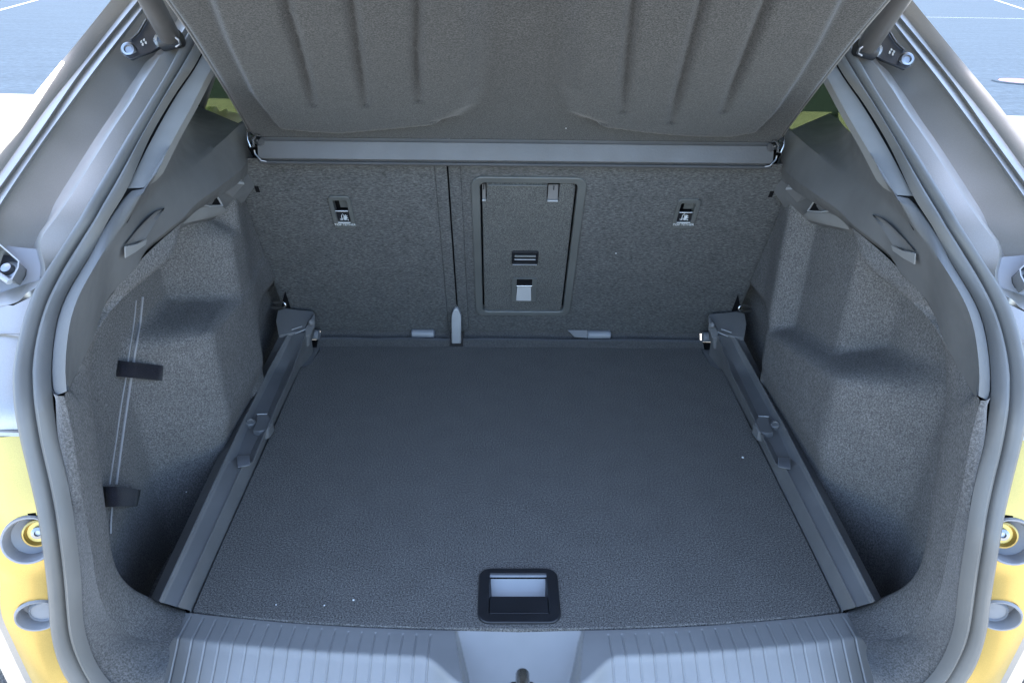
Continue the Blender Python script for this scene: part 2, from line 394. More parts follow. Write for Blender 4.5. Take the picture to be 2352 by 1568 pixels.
def body_lower(side):
    N = 50
    d_top = [(104, 606), (84, 676), (64, 736), (51, 790), (42, 846), (44, 932), (57, 996)]
    d_low = [(57, 997), (75, 1067), (99, 1173), (114, 1278), (123, 1368), (126, 1428), (138, 1488), (156, 1536), (185, 1580), (240, 1650), (330, 1715)]
    o_top = [(-45, 690), (-50, 730), (-55, 790), (-60, 846), (-62, 932), (-62, 996)]
    # pocket below the gutter, under the tail lamp mount
    sh = [(102, 640), (80, 662), (62, 672), (40, 693), (0, 703), (-45, 706)]
    A = cr([Po(x, y, .006) for x, y in sh], N)
    ee = poly_n([Po(102, 640, .006), Po(60, 652, .034), Po(0, 672, .030), Po(-45, 690, .010)], N)
    loft('gutter_foot', [ee, [p.lerp(q, .5) + Vector((0, -.002, 0)) for p, q in zip(ee, A)], A], N, 'paint', car, 60, side, curve=False)
    loft('lamp_bay', [[Po(-90, 520, .036), Po(0, 560, .036), Po(112, 575, .036)], [Po(-90, 620, .036), Po(0, 640, .036), Po(100, 640, .036)], [Po(-90, 712, .034), Po(0, 706, .034), Po(66, 680, .034)]], 16, 'satin', car, 60, side)
    bt = cr([Po(x, y, .02) for x, y in [(99, 652), (84, 680), (76, 692), (40, 700), (0, 708), (-45, 712)]], N)
    loft('lamp_shelf_lip', [A, bt], N, 'paint', car, 40, side, curve=False)
    p0 = cr([Po(x, y, .012) for x, y in d_top[1:]], N); p1 = cr([Po(x, y, .006) for x, y in [(30, 702), (18, 735), (8, 790), (0, 846), (0, 932), (0, 996)]], N)
    p2 = cr([Po(x, y, .010) for x, y in o_top], N); p3 = [p + Vector((-.05, .10, 0)) for p in p2]; p4 = [p + Vector((-.09, .9, 0)) for p in p2]
    loft('rear_pillar_panel', [p0, p1, p2, p3, p4], N, 'paint', car, 50, side, curve=False)
    ls0 = [Po(-64, 992, .005), Po(0, 992, .001), Po(62, 994, .006)]; ls1 = [Po(-64, 1001, .005), Po(0, 1001, .001), Po(62, 1002, .006)]
    loft('lower_seam', [[p + Vector((0, .004, 0)) for p in ls0], ls0, ls1, [p + Vector((0, .004, 0)) for p in ls1]], 12, 'paint', car, 40, side)
    # seam strip
    s0 = [Po(-20, 765, -.002), Po(10, 765.5, -.002), Po(54, 767, -.002)]; s1 = [p + Vector((0, .004, -.003)) for p in s0]
    loft('panel_seam', [s0, s1], 12, 'paint', car, 40, side)
    # corner panel, reflection of the sunlit ground put in as gold colour
    hl = [(-62, 996), (-50, 1100), (-25, 1200), (-6, 1290), (0, 1338), (3, 1407), (30, 1473), (75, 1568), (110, 1640), (150, 1720)]
    q0 = cr([Po(x, y, .010) for x, y in d_low], N)
    q3 = cr([Po(x, y, .002) for x, y in hl], N)
    rows = []
    holes = [(Po(66, 1239, .004), .0245), (Po(88, 1410, .004), .0215)]
    K = 64; NN = 150
    q0 = cr([Po(x, y, .010) for x, y in d_low], NN); q3 = cr([Po(x, y, .002) for x, y in hl], NN)
    verts = []
    for k in range(K):
        t = k / (K - 1)
        for p, q in zip(q0, q3):
            v = p.lerp(q, t) + Vector((0, -.006 * math.sin(math.pi * t), 0)); verts.append(v)
    faces = []; axs = []
    for h, r in holes:
        k_ = min(range(len(verts)), key=lambda i: (verts[i] - h).length if 2 * NN < i < len(verts) - 2 * NN and 3 < i % NN < NN - 3 else 9)
        a_ = (verts[k_ + NN] - verts[k_ - NN]).cross(verts[k_ + 2] - verts[k_ - 2]).normalized(); a_ = -a_ if a_.y > 0 else a_; axs.append(a_)
    for i in range(K - 1):
        for j in range(NN - 1):
            idx = (i * NN + j, i * NN + j + 1, (i + 1) * NN + j + 1, (i + 1) * NN + j)
            cc = sum((verts[a2] for a2 in idx), Vector()) / 4
            if any(((cc.x - h.x) ** 2 + (cc.z - h.z) ** 2) ** .5 < r * 1.02 for h, r in holes): continue
            faces.append(idx)
    obj('corner_panel', verts, faces, 'paint_ground_reflect', car, 50, None, side)
    e0 = [p for p in q3]; e1 = [p + Vector((-.006, -.002, -.004)) for p in q3]; e2 = [p + Vector((-.012, .004, -.004)) for p in q3]
    e3 = [p + Vector((-.06, .03, -.012)) for p in q3]; e4 = [p + Vector((-.16, .20, -.02)) for p in q3]; e5 = [p + Vector((-.2, .9, -.02)) for p in q3]
    loft('bumper_corner', [e0, e1, e2, e3, e4, e5], NN, 'bumper', car, 50, side, curve=False)
    for (h, r), kind, ax in zip(holes, ('screw', 'plug'), axs):
        h = h + ax * .003
        rim = disc_stack('mounting_hole', h, ax, [(r * 1.12, -.003), (r * 1.07, .001), (r * 1.0, .0005), (r * .94, -.004), (r * .88, -.020), (r * .5, -.022)], 'satin', car, side)
        o_ = Vector((.009, 0, .006)) if kind == 'screw' else Vector((.007, 0, .002))
        if kind == 'screw':
            disc_stack('screw_cup', h + o_, ax, [(r * .64, -.021), (r * .62, -.010), (r * .54, -.009), (r * .46, -.016), (.0, -.016)], 'paint_ground_reflect', rim, side)
            disc_stack('screw', h + o_, ax, [(r * .28, -.016), (r * .27, -.011), (r * .14, -.010), (r * .12, -.013), (0, -.013)], 'steel_dark', rim, side)
        else:
            disc_stack('plug', h + o_, ax, [(r * .78, -.022), (r * .76, -.008), (r * .68, -.004), (r * .63, -.007), (.0, -.008)], 'grey', rim, side)
both(body_lower)

def lamp_mount(side):
    # sunk pocket with a screw, at the picture's edge
    c = [Po(-25, 560, .008), Po(2, 562, .008), Po(48, 602, .008), Po(46, 618, .008), Po(30, 648, .008), Po(-25, 625, .008)]
    n = (c[2] - c[0]).cross(c[4] - c[0]).normalized()
    if n.y > 0: n = -n
    fr = obj('lamp_mount', [p + n * .003 for p in c] + [p.lerp(sum(c, Vector()) / 6, .14) + n * .003 for p in c] + [p.lerp(sum(c, Vector()) / 6, .18) - n * .018 for p in c],
        grid_faces(3, 6, True), 'paint', car, 30, .0012, side)
    obj('pocket_floor', [p.lerp(sum(c, Vector()) / 6, .14) - n * .017 for p in c], [tuple(range(6))], 'black', fr, None, None, side)
    ce = Po(8, 610, .008)
    disc_stack('screw', ce - n * .016, n, [(.013, 0), (.013, .004), (.008, .006), (.006, .012), (0, .013)], 'steel_dark', fr, side)
    p, q = Po(-20, 620, 0), Po(27, 652, 0)
    d = (q - p).normalized()
    tube('lamp_clip', [p + n * .004, q + n * .004], .0035, 'pale', fr, side, 8)
both(lamp_mount)

# D-pillar trim (flat pale band beside the glass)
def pillar_trim(side):
    L = [(542, -14), (498, 62), (451, 152), (402, 226), (349, 320), (292, 433)]; R_ = [(565, 0), (522, 85), (477, 171), (432, 258), (390, 333), (346, 420), (333, 431)]
    l = cr([Po(x, y, .020) for x, y in L], 30); r = cr([Po(x, y, .026) for x, y in R_], 30)
    l2 = [p + Vector((0, .02, 0)) for p in l]; r2 = [p + Vector((.0, .035, 0)) for p in r]
    rr = [p + Vector((0, .003, 0)) for p in r]
    o = loft('pillar_trim', [l2, l, [p.lerp(q, .9) for p, q in zip(l, r)], rr, r2], 30, 'trim2', car, 35, side, curve=False)
    bk = cr([Po(x, y, .030) for x, y in [(515, -25), (478, 48), (437, 125), (369, 246), (300, 369), (240, 475), (185, 570)]], 30)
    lb = cr([Po(x, y, .030) for x, y in [(540, -10), (497, 66), (450, 156), (400, 240), (345, 340), (294, 432), (252, 510), (214, 580)]], 30)
    loft('trim_backing', [bk, [p.lerp(q, .5) + Vector((0, .004, 0)) for p, q in zip(bk, lb)], lb, [p + Vector((.014, .004, 0)) for p in lb], [p + Vector((.014, .03, 0)) for p in lb]], 30, 'rubber_dark', car, 60, side, curve=False)
    loft('pillar_inner', [bk, [p + Vector((-.02, .05, 0)) for p in bk], [p + Vector((-.03, .12, 0)) for p in bk]], 30, 'trim', car, 60, side, curve=False)
    # lower end cap
    obj('trim_end', [l[-1], r[-1], r2[-1], l2[-1]], [(0, 1, 2, 3)], 'trim2', o, None, None, side)
both(pillar_trim)

# side trim carrying the parcel shelf
S0 = [(Py(430, 235, 1.62)), (Py(432, 262, 1.48))] + [Po(x, y, .024) for x, y in [(390, 335), (345, 425), (300, 440), (249, 505), (216, 571), (183, 625), (156, 670), (135, 721), (123, 781), (118, 847), (121, 905), (127, 912)]]
R1 = [Py(552, 285, 1.44), Py(500, 333, 1.31), Py(444, 377, 1.20), Py(375, 427, 1.07), Py(330, 466, 1.0), Py(285, 517, .92), Py(249, 562, .87), Py(210, 625, .82), Py(180, 682, .785), Py(162, 736, .76), Py(153, 796, .735), Py(150, 847, .715), Py(151, 873, .705), Py(153, 898, .695)]
BC = [Py(575, 365, 1.45), Py(545, 397, 1.34), Py(500, 432, 1.23), Py(453, 466, 1.15), Py(420, 500, 1.10), Py(384, 529, 1.05), Py(339, 568, 1.0), Py(315, 610, .96), Py(270, 658, .92), Py(240, 702, .90), Py(216, 772, .85), Py(180, 847, .79), Py(159, 894, .735), Py(157, 900, .70)]
def side_trim(side):
    N = 70
    s0 = cr(S0, N); r1 = cr(R1, N); bc = cr(BC, N)
    sm = [p.lerp(q, .25) + Vector((0, -.003, .002)) for p, q in zip(s0, r1)]
    ra = [p.lerp(q, -.10) for p, q in zip(r1, bc)]; ra = [a2.lerp(b2, .12) for a2, b2 in zip(r1, s0)]
    rb = [p.lerp(q, .08) for p, q in zip(r1, bc)]
    rc = [p + Vector((-.010, .012, -.030 * max(0, 1 - i / N * 1.1))) for i, p in enumerate(bc)]
    bcm = [p.lerp(q, .5) + Vector((.003, -.002, .003)) for p, q in zip(r1, bc)]
    st = loft('side_trim', [s0, sm, ra, r1, rb, bcm, bc], N, 'trim', car, 60, side, curve=False)
    loft('trim_return', [bc, rc, [p + Vector((-.05, .03, -.005)) for p in rc]], N, 'trim', car, 60, side, curve=False)
    # ledge top, forward end
    f = [Py(430, 235, 1.62), Py(552, 285, 1.44), Py(575, 365, 1.45)]
    prism('shelf_ledge', [f[0], f[1], f[1] + Vector((-.004, .010, -.006)), f[0] + Vector((-.004, .010, -.006))], Vector((0, 0, -.012)), 'trim', car, .003, side)
    prism('ledge_end', [Py(552, 286, 1.45), Py(577, 365, 1.455), Py(577, 365, 1.455) + Vector((0, .25, 0)), Py(552, 286, 1.45) + Vector((0, .25, 0))], Vector((-.01, 0, 0)), 'trim', car, .002, side)
    # finger recess with its pale flat end
    n = Vector((.35, -.8, .45)).normalized()
    cand = []
    for i in range(N):
        for k in range(25):
            p = r1[i].lerp(bc[i], k / 24) + Vector((.003, -.002, .003)) * (1 - abs(k / 12 - 1)); q = p - CAM
            dz = q.dot(fw); cand.append((1176 + FPX * q.dot(RT) / dz, 784 + FPX * q.dot(DN) / dz, p))
    def T(x, y):   # on the trim face
        c_ = sorted(cand, key=lambda c: (c[0] - x) ** 2 + (c[1] - y) ** 2)[:4]
        yy = sum(c[2].y / (4 + (c[0] - x) ** 2 + (c[1] - y) ** 2) for c in c_) / sum(1 / (4 + (c[0] - x) ** 2 + (c[1] - y) ** 2) for c in c_)
        return Py(x, y, yy - .003)
    rim = [(376, 480), (360, 487), (335, 507), (312, 533), (292, 559), (283, 565), (286, 592), (305, 582), (330, 567), (341, 541), (352, 514), (366, 494)]
    P3 = [T(x, y) + n * .0015 for x, y in rim]
    A_, B_, C_ = T(292, 562), T(372, 484), T(338, 590)
    pn = (B_ - A_).cross(C_ - A_).normalized(); pn = -pn if pn.y > 0 else pn
    def TP(x, y, h):
        r = ray(x, y); return CAM + r * ((A_ + pn * (h + .004) - CAM).dot(pn) / r.dot(pn))
    N2 = 18
    def crv(pts, h): return cr([TP(x, y, h) for x, y in pts], N2)
    up_ = [(378, 478), (358, 487), (334, 508), (311, 533), (288, 562)]; lo = [(378, 479), (368, 494), (355, 514), (344, 532), (335, 548)]
    loft('finger_recess', [crv(up_, 0), crv([(a1 * .97 + b1 * .03, a2 * .97 + b2 * .03) for (a1, a2), (b1, b2) in zip(up_, lo)], -.002), crv([(a1 * .5 + b1 * .5, a2 * .5 + b2 * .5) for (a1, a2), (b1, b2) in zip(up_, lo)], -.0035), crv(lo, 0)], N2, 'rail', st, 60, side, curve=False)
    prism('recess_end_face', [TP(*p, 0) for p in ((284, 566), (312, 560), (335, 548), (332, 562), (308, 580), (285, 593))], pn * .002, 'trim2', st, .0008, side)
both(side_trim)

# hook module below the ledge
def hook_mod(side):
    out = [(576, 362), (582, 400), (584, 430), (561, 463), (531, 486), (500, 500), (468, 509), (425, 518), (414, 526), (408, 516), (440, 480), (500, 432)]
    ys = [1.47, 1.465, 1.455, 1.435, 1.41, 1.37, 1.31, 1.22, 1.19, 1.17, 1.20, 1.32]
    P_ = [Py(x, y, w_) for (x, y), w_ in zip(out, ys)]
    n = Vector((.9, -.35, .2)).normalized()
    ctr = sum(P_, Vector()) / len(P_)
    n_ = len(P_); mid = [p.lerp(ctr, .5) + n * .004 for p in P_]
    m = obj('hook_plate', P_ + mid + [ctr + n * .005], grid_faces(2, n_, True) + [(n_ + i, n_ + (i + 1) % n_, 2 * n_) for i in range(n_)], 'trim', car, 60, None, side)
    def q(x, y, w_): return Py(x, y, w_ - .012)
    obj('pocket_roof', [q(542, 387, 1.40), q(559, 420, 1.40), q(511, 416, 1.34)], [(0, 1, 2)], 'trim2', m, None, None, side)
    prism('pocket_lip', [q(511, 415, 1.34), q(558, 418, 1.40), q(560, 424, 1.40), q(511, 420, 1.34)], n * .002, 'pale', m, .0008, side)
    obj('pocket_wall', [q(511, 420, 1.34), q(560, 424, 1.40), q(534, 453, 1.38), q(503, 437, 1.33)], [(0, 1, 2, 3)], 'rail', m, None, None, side)
    obj('pocket_hole', [q(484, 443, 1.30), q(493, 445, 1.31), q(507, 471, 1.33), q(456, 468, 1.25)], [(0, 1, 2, 3)], 'dark', m, None, None, side)
    tube('hook_edge', [q(485, 444, 1.30) + n * .002, q(493, 445, 1.31) + n * .002, q(509, 472, 1.33) + n * .002, q(480, 474, 1.28) + n * .002, q(453, 469, 1.24) + n * .002], .0016, 'pale', m, side, 8)
    a_ = [q(452, 471, 1.24), q(480, 476, 1.28), q(511, 474, 1.33)]; b2 = [q(430, 492, 1.20), q(478, 490, 1.27), q(520, 482, 1.35)]; c_ = [q(420, 514, 1.19), q(470, 503, 1.27), q(516, 491, 1.36)]
    loft('pocket_floor', [a_, b2, c_], 10, 'trim2', m, 60, side)
both(hook_mod)

# carpeted side wall
def wall(side):
    W_ = W_left if side == 1 else W_right
    ny, nz = 110, 84; v = []
    for i in range(nz):
        for j in range(ny):
            y = .79 + (1.80 - .79) * j / (ny - 1)
            z = -.16 + (min(.50, .385 + .42 * (y - .79)) + .16) * i / (nz - 1)
            v.append(Vector((-W_(y, z), y, z)))
    o = obj('side_lining', v, grid_faces(nz, ny), 'wall_felt', car, 80, None, side)
    o['label'] = 'wheel arch lining with elastic straps' if side == 1 else 'wheel arch lining without straps'
    # well floor below the rail
    prism('well_floor', [Vector((-.76, .70, -.14)), Vector((-.50, .70, -.14)), Vector((-.50, 1.75, -.14)), Vector((-.76, 1.75, -.14))], Vector((0, 0, -.01)), 'wall_felt', car, None, side)
    prism('well_end', [Vector((-.76, .760, -.15)), Vector((-.47, .760, -.15)), Vector((-.47, .760, -.03)), Vector((-.76, .760, -.03))], Vector((0, -.01, 0)), 'wall_felt', car, None, side)
both(wall)
# rear return of the lining
Q2 = [(418, 510, 1.12, 0), (396, 586, 1.05, 0), (330, 646, .98, 0), (270, 697, .92, 0), (222, 770, .87, 0), (211, 873, .83, 0), (216, 948, .80, 0), (228, 1038, .785, 0), (237, 1113, .77, 0), (249, 1203, .752, 0), (255, 1255, .745, 0), (266, 1300, .745, 0), (286, 1335, .752, 0), (315, 1360, .765, 0), (345, 1375, .775, 0), (405, 1397, .787, 0), (430, 1405, .79, 0)]
Q1 = [(160, 880, .74), (147, 909, .70), (168, 1002, .69), (180, 1083, .68), (192, 1158, .675), (210, 1263, .67), (222, 1338, .67), (240, 1398, .68), (270, 1437, .69), (315, 1464, .70), (387, 1485, .70)]
def lining_return(side):
    N = 90
    q2 = cr([Py(a_, b2, c_) for a_, b2, c_, _ in Q2], N)
    bcl = cr([Py(430, 500, 1.12), Py(345, 575, 1.01), Py(270, 658, .92), Py(237, 709, .90), Py(216, 772, .85), Py(180, 847, .79), Py(159, 894, .735), Py(153, 898, .71), Py(147, 909, .70)], 44)[:-1] + cr([Py(*q) for q in Q1[1:]], N - 43)
    q1 = bcl
    G2l = [(119, 896), (127, 912), (132, 999), (150, 1077), (165, 1158), (174, 1223), (186, 1323), (192, 1428), (210, 1497), (234, 1542), (256, 1568), (320, 1625), (372, 1650)]
    # flat face between the seal and the recess, following both lines
    W_ = W_left if side == 1 else W_right
    def wp(p):
        return Vector((min(p.x - .012, -W_(p.y + .05, p.z) - .002), p.y + .05, p.z - .008))
    rows = [q1, [a_.lerp(b2, .12) + Vector((0, .001, 0)) for a_, b2 in zip(q1, q2)], [a_.lerp(b2, .6) for a_, b2 in zip(q1, q2)], [a_.lerp(b2, .94) + Vector((0, .001, 0)) for a_, b2 in zip(q1, q2)],
            [p + Vector((-.004, .005, -.002)) for p in q2], [p.lerp(wp(p), .5) + Vector((0, .004, 0)) for p in q2], [wp(p) for p in q2]]
    loft('lining_return', rows, N, 'wall_felt', car, 70, side, curve=False)
    g = cr([Po(x, y, .014) for x, y in G2l], 60); q = cr([Py(*q) for q in Q1[1:]] + [Py(376, 1568, .64), Py(372, 1650, .60)], 60)
    loft('lining_edge', [[p + Vector((-.01, .02, 0)) for p in g], g, [a_.lerp(b2, .35) + Vector((0, -.005, .001)) for a_, b2 in zip(g, q)], [a_.lerp(b2, .75) + Vector((0, -.005, .001)) for a_, b2 in zip(g, q)], q], 60, 'lining_felt', car, 70, side, curve=False)
both(lining_return)

# elastic straps and seam lines on the left wall
def wl(pts, off):
    d = poly_n([Vector((x, y, 0)) for x, y in pts], 48)
    return [Pw(p.x, p.y, off) for p in d]
seamA = [(313, 690), (308, 740), (296, 815), (290, 865), (280, 920), (270, 990), (252, 1112)]
seamB = [(328, 682), (322, 740), (309, 815), (302, 865), (292, 930), (282, 1000), (267, 1112)]
wall_l = [o for o in bpy.data.objects if o.name.startswith('side_lining')][0]
tube('seam_line', wl(seamA, .0010), .0012, 'hair', wall_l, 1, 6)
tube('seam_line', wl(seamB, .0012), .0021, 'hair', wall_l, 1, 6)
tube('seam_line', wl([(257, 1165), (255, 1195), (254, 1225)], .002), .0014, 'hair', wall_l, 1, 6)
def band(top, bot, h, label):
    n = len(top); v = []
    for l, s in ((top, 0), (bot, 0)):
        for i, (x, y) in enumerate(l):
            t = i / (n - 1); v.append(Pw(x, y, .002 + h * math.sin(math.pi * min(1, max(0, t)) ** .8)))
    o = obj('elastic_strap', v, grid_faces(2, n), 'band', wall_l, 60, None, 1, solid=.002); o['label'] = label
band([(273 + 102 * t / 8, 828 + 12 * t / 8) for t in range(9)], [(268 + 104 * t / 8, 864 + 10 * t / 8) for t in range(9)], .016, 'upper black elastic strap')
band([(238 + 84 * t / 8, 1117 + 8 * t / 8 - 3 * math.sin(t / 8 * 3.14)) for t in range(9)], [(243 + 71 * t / 8, 1163 - 1 * t / 8) for t in range(9)], .020, 'lower black elastic strap')

# ------------------------------------------------------------------ load sill
def sill():
    def yb_(x): return .757 + .033 * min(1, abs(x) / .475) ** 2.2
    xs = set()
    x = -.52
    while x <= .5201: xs.add(round(x, 4)); x += .01
    gx = []
    k = .125
    while k < .475:
        gx += [k, -k]; k += .0192
    for g in gx:
        for d in (-.0021, -.0012, 0, .0012, .0021): xs.add(round(g + d, 5))
    for k in range(150): xs.add(round(-.14 + .28 * k / 149, 5))
    xs = sorted(xs); NY = 90; v = []
    for j in range(NY):
        t = j / (NY - 1)
        for x in xs:
            y0 = yb_(x); y = y0 - .0015 - t * (y0 - .0015 - .53)
            dd = y0 - y
            z = -.002 + .08 * dd
            ds = .050 + .050 * sst(.135, .065, abs(x)); z = z - .70 * max(0, (dd - ds)) * sst(ds - .004, ds + .010, dd) - .004 * (1 - sst(.0, .005, dd)) 
            hb = .087 - .36 * max(0, (.757 - y)); ht = .093 - .17 * max(0, .757 - y)
            m = 1 - sst(hb, max(ht, hb + .006), abs(x))
            if abs(x) < .12:
                zv = -.004 - .75 * max(0, .757 - y)
                z = z * (1 - m) + min(z, zv) * m
            g = min((abs(x - q) for q in gx), default=1)
            if g < .0019 and dd > .012: z -= .0016 * (1 - (g / .0021) ** 2)
            v.append(Vector((x, y, z)))
    # outer ends cut along the lining
    for p in v:
        lim = .482 + .04 * max(0, (p.y - .70)) / .09 * 0 
    nf = grid_faces(NY, len(xs))
    o = obj('load_sill', v, nf, 'sill', car, 28)
    return o
so_ = sill()
st = empty_part = None
def striker():
    c = Py(1200, 1556, .63)
    base = box('striker', c + Vector((0, .0, -.022)), (.015, 0, 0), (0, .010, 0), (0, 0, .005), 'black', car, .003)
    tube('striker_loop', [c + Vector(p) for p in ((0, -.034, -.10), (0, -.034, -.004), (0, -.028, .006), (0, .000, .006), (0, .008, -.002), (0, .008, -.10))], .0085, 'steel', base, 1, 14)
    for sx in (-.017, .017):
        tube('bolt', [c + Vector((sx, -.004, -.03)), c + Vector((sx, -.004, -.015))], .006, 'black', base, 1, 12)
striker()

# bumper below the sill, tailgate, roof, cabin
def shell():
    prof = [(.53, -.075), (.50, -.09), (.44, -.10), (.38, -.13), (.36, -.2), (.37, -.5), (.45, -.56)]
    rows = []
    for y, z in prof:
        rows.append([Vector((x, y + .13 * (abs(x) / .9) ** 3, z)) for x in [-.9 + 1.8 * k / 30 for k in range(31)]])
    loft('rear_bumper', rows, 31, 'bumper', car, 50, curve=False)
    # tailgate swung up: painted frame round the rear window
    path = [(1.26, .955, .69), (1.16, 1.03, .70), (1.12, 1.06, .71), (.88, 1.23, .79), (.66, 1.365, .80), (.60, 1.40, .80), (.42, 1.49, .78), (.30, 1.50, .66)]
    def tp(k, x): y, z, hw = path[k]; return Vector((hw * x, y, z - .05 * abs(x) ** 3))
    def part(ks, x0, x1, n=9): return [[tp(k, x0 + (x1 - x0) * i / (n - 1)) for i in range(n)] for k in ks]
    tg = loft('tailgate', part(range(4, 8), -1, 1, 17), 17, 'paint', car, 50, curve=False, solid=.012)
    loft('window_header', part(range(0, 3), -1, 1, 17), 17, 'paint', tg, 50, curve=False, solid=.012)
    loft('window_side_frame', part(range(2, 5), -1, -.80), 9, 'paint', tg, 50, curve=False, solid=.014)
    loft('window_side_frame', part(range(2, 5), .80, 1), 9, 'paint', tg, 50, curve=False, solid=.014)
    gl = loft('rear_window', part(range(2, 5), -.80, .80, 13), 13, 'rear_glass', tg, 50, curve=False)
    rows2 = [[p * .985 + Vector((0, .01, -.035)) for p in r] for r in part(range(0, 8), -1, 1, 17)]
    loft('lining_and_sun_block', rows2, 17, 'trim', tg, 50, curve=False, solid=.006)  # runs across the rear window too, added there to keep sun out
    rows = []
    for y in (1.25, 1.5, 2.0, 2.8, 3.4):
        rows.append([Vector(((.74 if y < 1.4 else .72) * (-1 + 2 * k / 16), y, .945 + .03 * math.sin((y - 1.25) / 2.2 * 3.14) - .07 * (abs(-1 + 2 * k / 16)) ** 3)) for k in range(17)])
    loft('roof', rows, 17, 'paint', car, 50, curve=False, solid=.02)
    for s in (1, 'R'):
        prism('rear_door', [Vector((-.80, 1.95, .42)), Vector((-.80, 3.0, .42)), Vector((-.84, 3.0, -.35)), Vector((-.84, 1.95, -.35))], Vector((.05, 0, 0)), 'paint', car, .006, s)
        prism('header_rail', [Vector((-.575, 1.30, .84)), Vector((-.60, 3.2, .88)), Vector((-.68, 3.2, .90)), Vector((-.66, 1.30, .88))], Vector((0, 0, .05)), 'paint', car, .004, s)
        g = obj('quarter_window', [Vector((-.685, 1.46, .42)), Vector((-.72, 2.05, .42)), Vector((-.60, 2.05, .88)), Vector((-.585, 1.46, .84))], [(0, 1, 2, 3)], 'glass', car, None, None, s, solid=.004)
        prism('window_pillar', [Vector((-.715, 2.05, .40)), Vector((-.72, 2.16, .40)), Vector((-.60, 2.16, .90)), Vector((-.60, 2.05, .90))], Vector((.04, 0, 0)), 'trim', car, .004, s)
        prism('window_base_trim', [Vector((-.70, 1.50, .30)), Vector((-.75, 2.6, .30)), Vector((-.73, 2.6, .43)), Vector((-.69, 1.50, .43))], Vector((.03, 0, 0)), 'trim', car, .004, s)
        obj('door_window', [Vector((-.73, 2.16, .42)), Vector((-.74, 3.0, .42)), Vector((-.60, 3.0, .90)), Vector((-.60, 2.16, .90))], [(0, 1, 2, 3)], 'glass', car, None, None, s, solid=.004)
        prism('wheel_arch_side', [Vector((-.76, 1.3, .42)), Vector((-.78, 2.0, .42)), Vector((-.84, 2.0, -.35)), Vector((-.84, .95, -.35)), Vector((-.80, .9, .2))], Vector((.03, 0, 0)), 'paint', car, None, s)
        w_ = disc_stack('wheel', Vector((-.80, 1.75, G + .34)), (-1, 0, 0), [(.0, .02), (.2, .03), (.22, .05), (.25, .06), (.25, .08), (.31, .08), (.34, .05), (.34, -.12), (.2, -.14), (0, -.14)], 'black', car, s, 40)
        disc_stack('rim', Vector((-.80, 1.75, G + .34)), (-1, 0, 0), [(.0, .075), (.05, .08), (.07, .06), (.2, .065), (.245, .085)], 'steel_dark', w_, s, 40)
    prism('underbody', [Vector((-.60, .60, -.20)), Vector((.60, .60, -.20)), Vector((.60, 3.2, -.20)), Vector((-.60, 3.2, -.20))], Vector((0, 0, -.2)), 'black', car)
    prism('front_bulkhead', [Vector((-.75, 3.2, -.4)), Vector((.75, 3.2, -.4)), Vector((.60, 3.4, .90)), Vector((-.60, 3.4, .90))], Vector((0, .03, 0)), 'trim', car)
shell()
prism('seat_belt_pillar', [Py(425, 262, 1.60), Py(462, 262, 1.60), Py(500, 150, 1.54), Py(440, 130, 1.54)], Vector((-.01, .05, 0)), 'trim', car, .004)
# cream piece, its colour standing for sunlight on trim beyond the left ledge
cl = Py(500, 262, 1.66)
obj('sunlit_patch', [Py(455, 251, 1.66), Py(470, 262, 1.62), Py(484, 276, 1.60), Py(520, 281, 1.55), Py(556, 284, 1.52), Py(552, 262, 1.56), Py(525, 258, 1.62), Py(520, 252, 1.64), Py(505, 258, 1.64), Py(498, 247, 1.66), Py(480, 246, 1.68), Py(470, 251, 1.67)],
    [(0, 1, 2, 11), (2, 3, 7, 8), (3, 4, 5, 6), (3, 6, 7), (2, 8, 9), (2, 9, 10, 11)], 'cream', car, 30, None, 1, solid=.003)

# strut + bracket
def strut(side):
    a_ = Py(389, 82, 1.21); b2 = Py(345, 0, 1.12); d = (b2 - a_).normalized(); e = b2 + d * .32
    s_ = tube('lift_strut', [a_, a_ + d * .004, b2, e], [.0135, .0155, .0155, .0155], 'rod', car, side, 20)
    tube('strut_rod', [e, e + d * .15], .006, 'steel_dark', s_, side, 12)
    c = Py(396, 94, 1.22)
    tube('ball_socket', [c - Vector((.016, 0, .004)), c + Vector((.014, -.004, .004))], [.012, .013], 'black', s_, side, 16)
    tube('spring_clip', [Py(385, 88, 1.20), Py(396, 80, 1.195), Py(410, 92, 1.195), Py(414, 102, 1.20), Py(404, 108, 1.20)], .0022, 'steel_dark', s_, side, 8)
    # lettering label on the strut
    pt = Py(389, 40, 1.045)
    out = [(283, 100), (300, 92), (330, 60), (338, 42), (352, 44), (372, 80), (376, 105), (350, 118), (322, 128), (300, 137), (287, 130)]
    P_ = [Po(x, y, -.004) for x, y in out]
    br = prism('strut_bracket', P_, Vector((0, .006, -.003)), 'black', car, .0015, side)
    bc_ = Po(297, 116, -.006)
    disc_stack('bracket_bolt', bc_, Vector((.1, -.9, .4)), [(.0115, 0), (.0115, .003), (.009, .006), (.006, .0065), (.005, .003), (0, .003)], 'steel_dark', br, side)
    disc_stack('pin_collar', Po(371, 96, -.008), Vector((.6, -.7, .3)), [(.012, 0), (.012, .004), (.008, .005), (.007, .003), (0, .003)], 'steel', br, side)
    tube('bracket_fold', [Po(300, 93, -.008), Po(318, 77, -.010), Po(336, 46, -.010)], .0016, 'steel_dark', br, side, 8)
    for (x, y) in ((325, 98), (331, 94), (335, 100), (328, 104)):
        box('stamped_mark', Po(x, y, -.0055), (.0015, 0, .001), (0, .0006, 0), (0, 0, .0025), 'steel_dark', br, None, side)
both(strut)

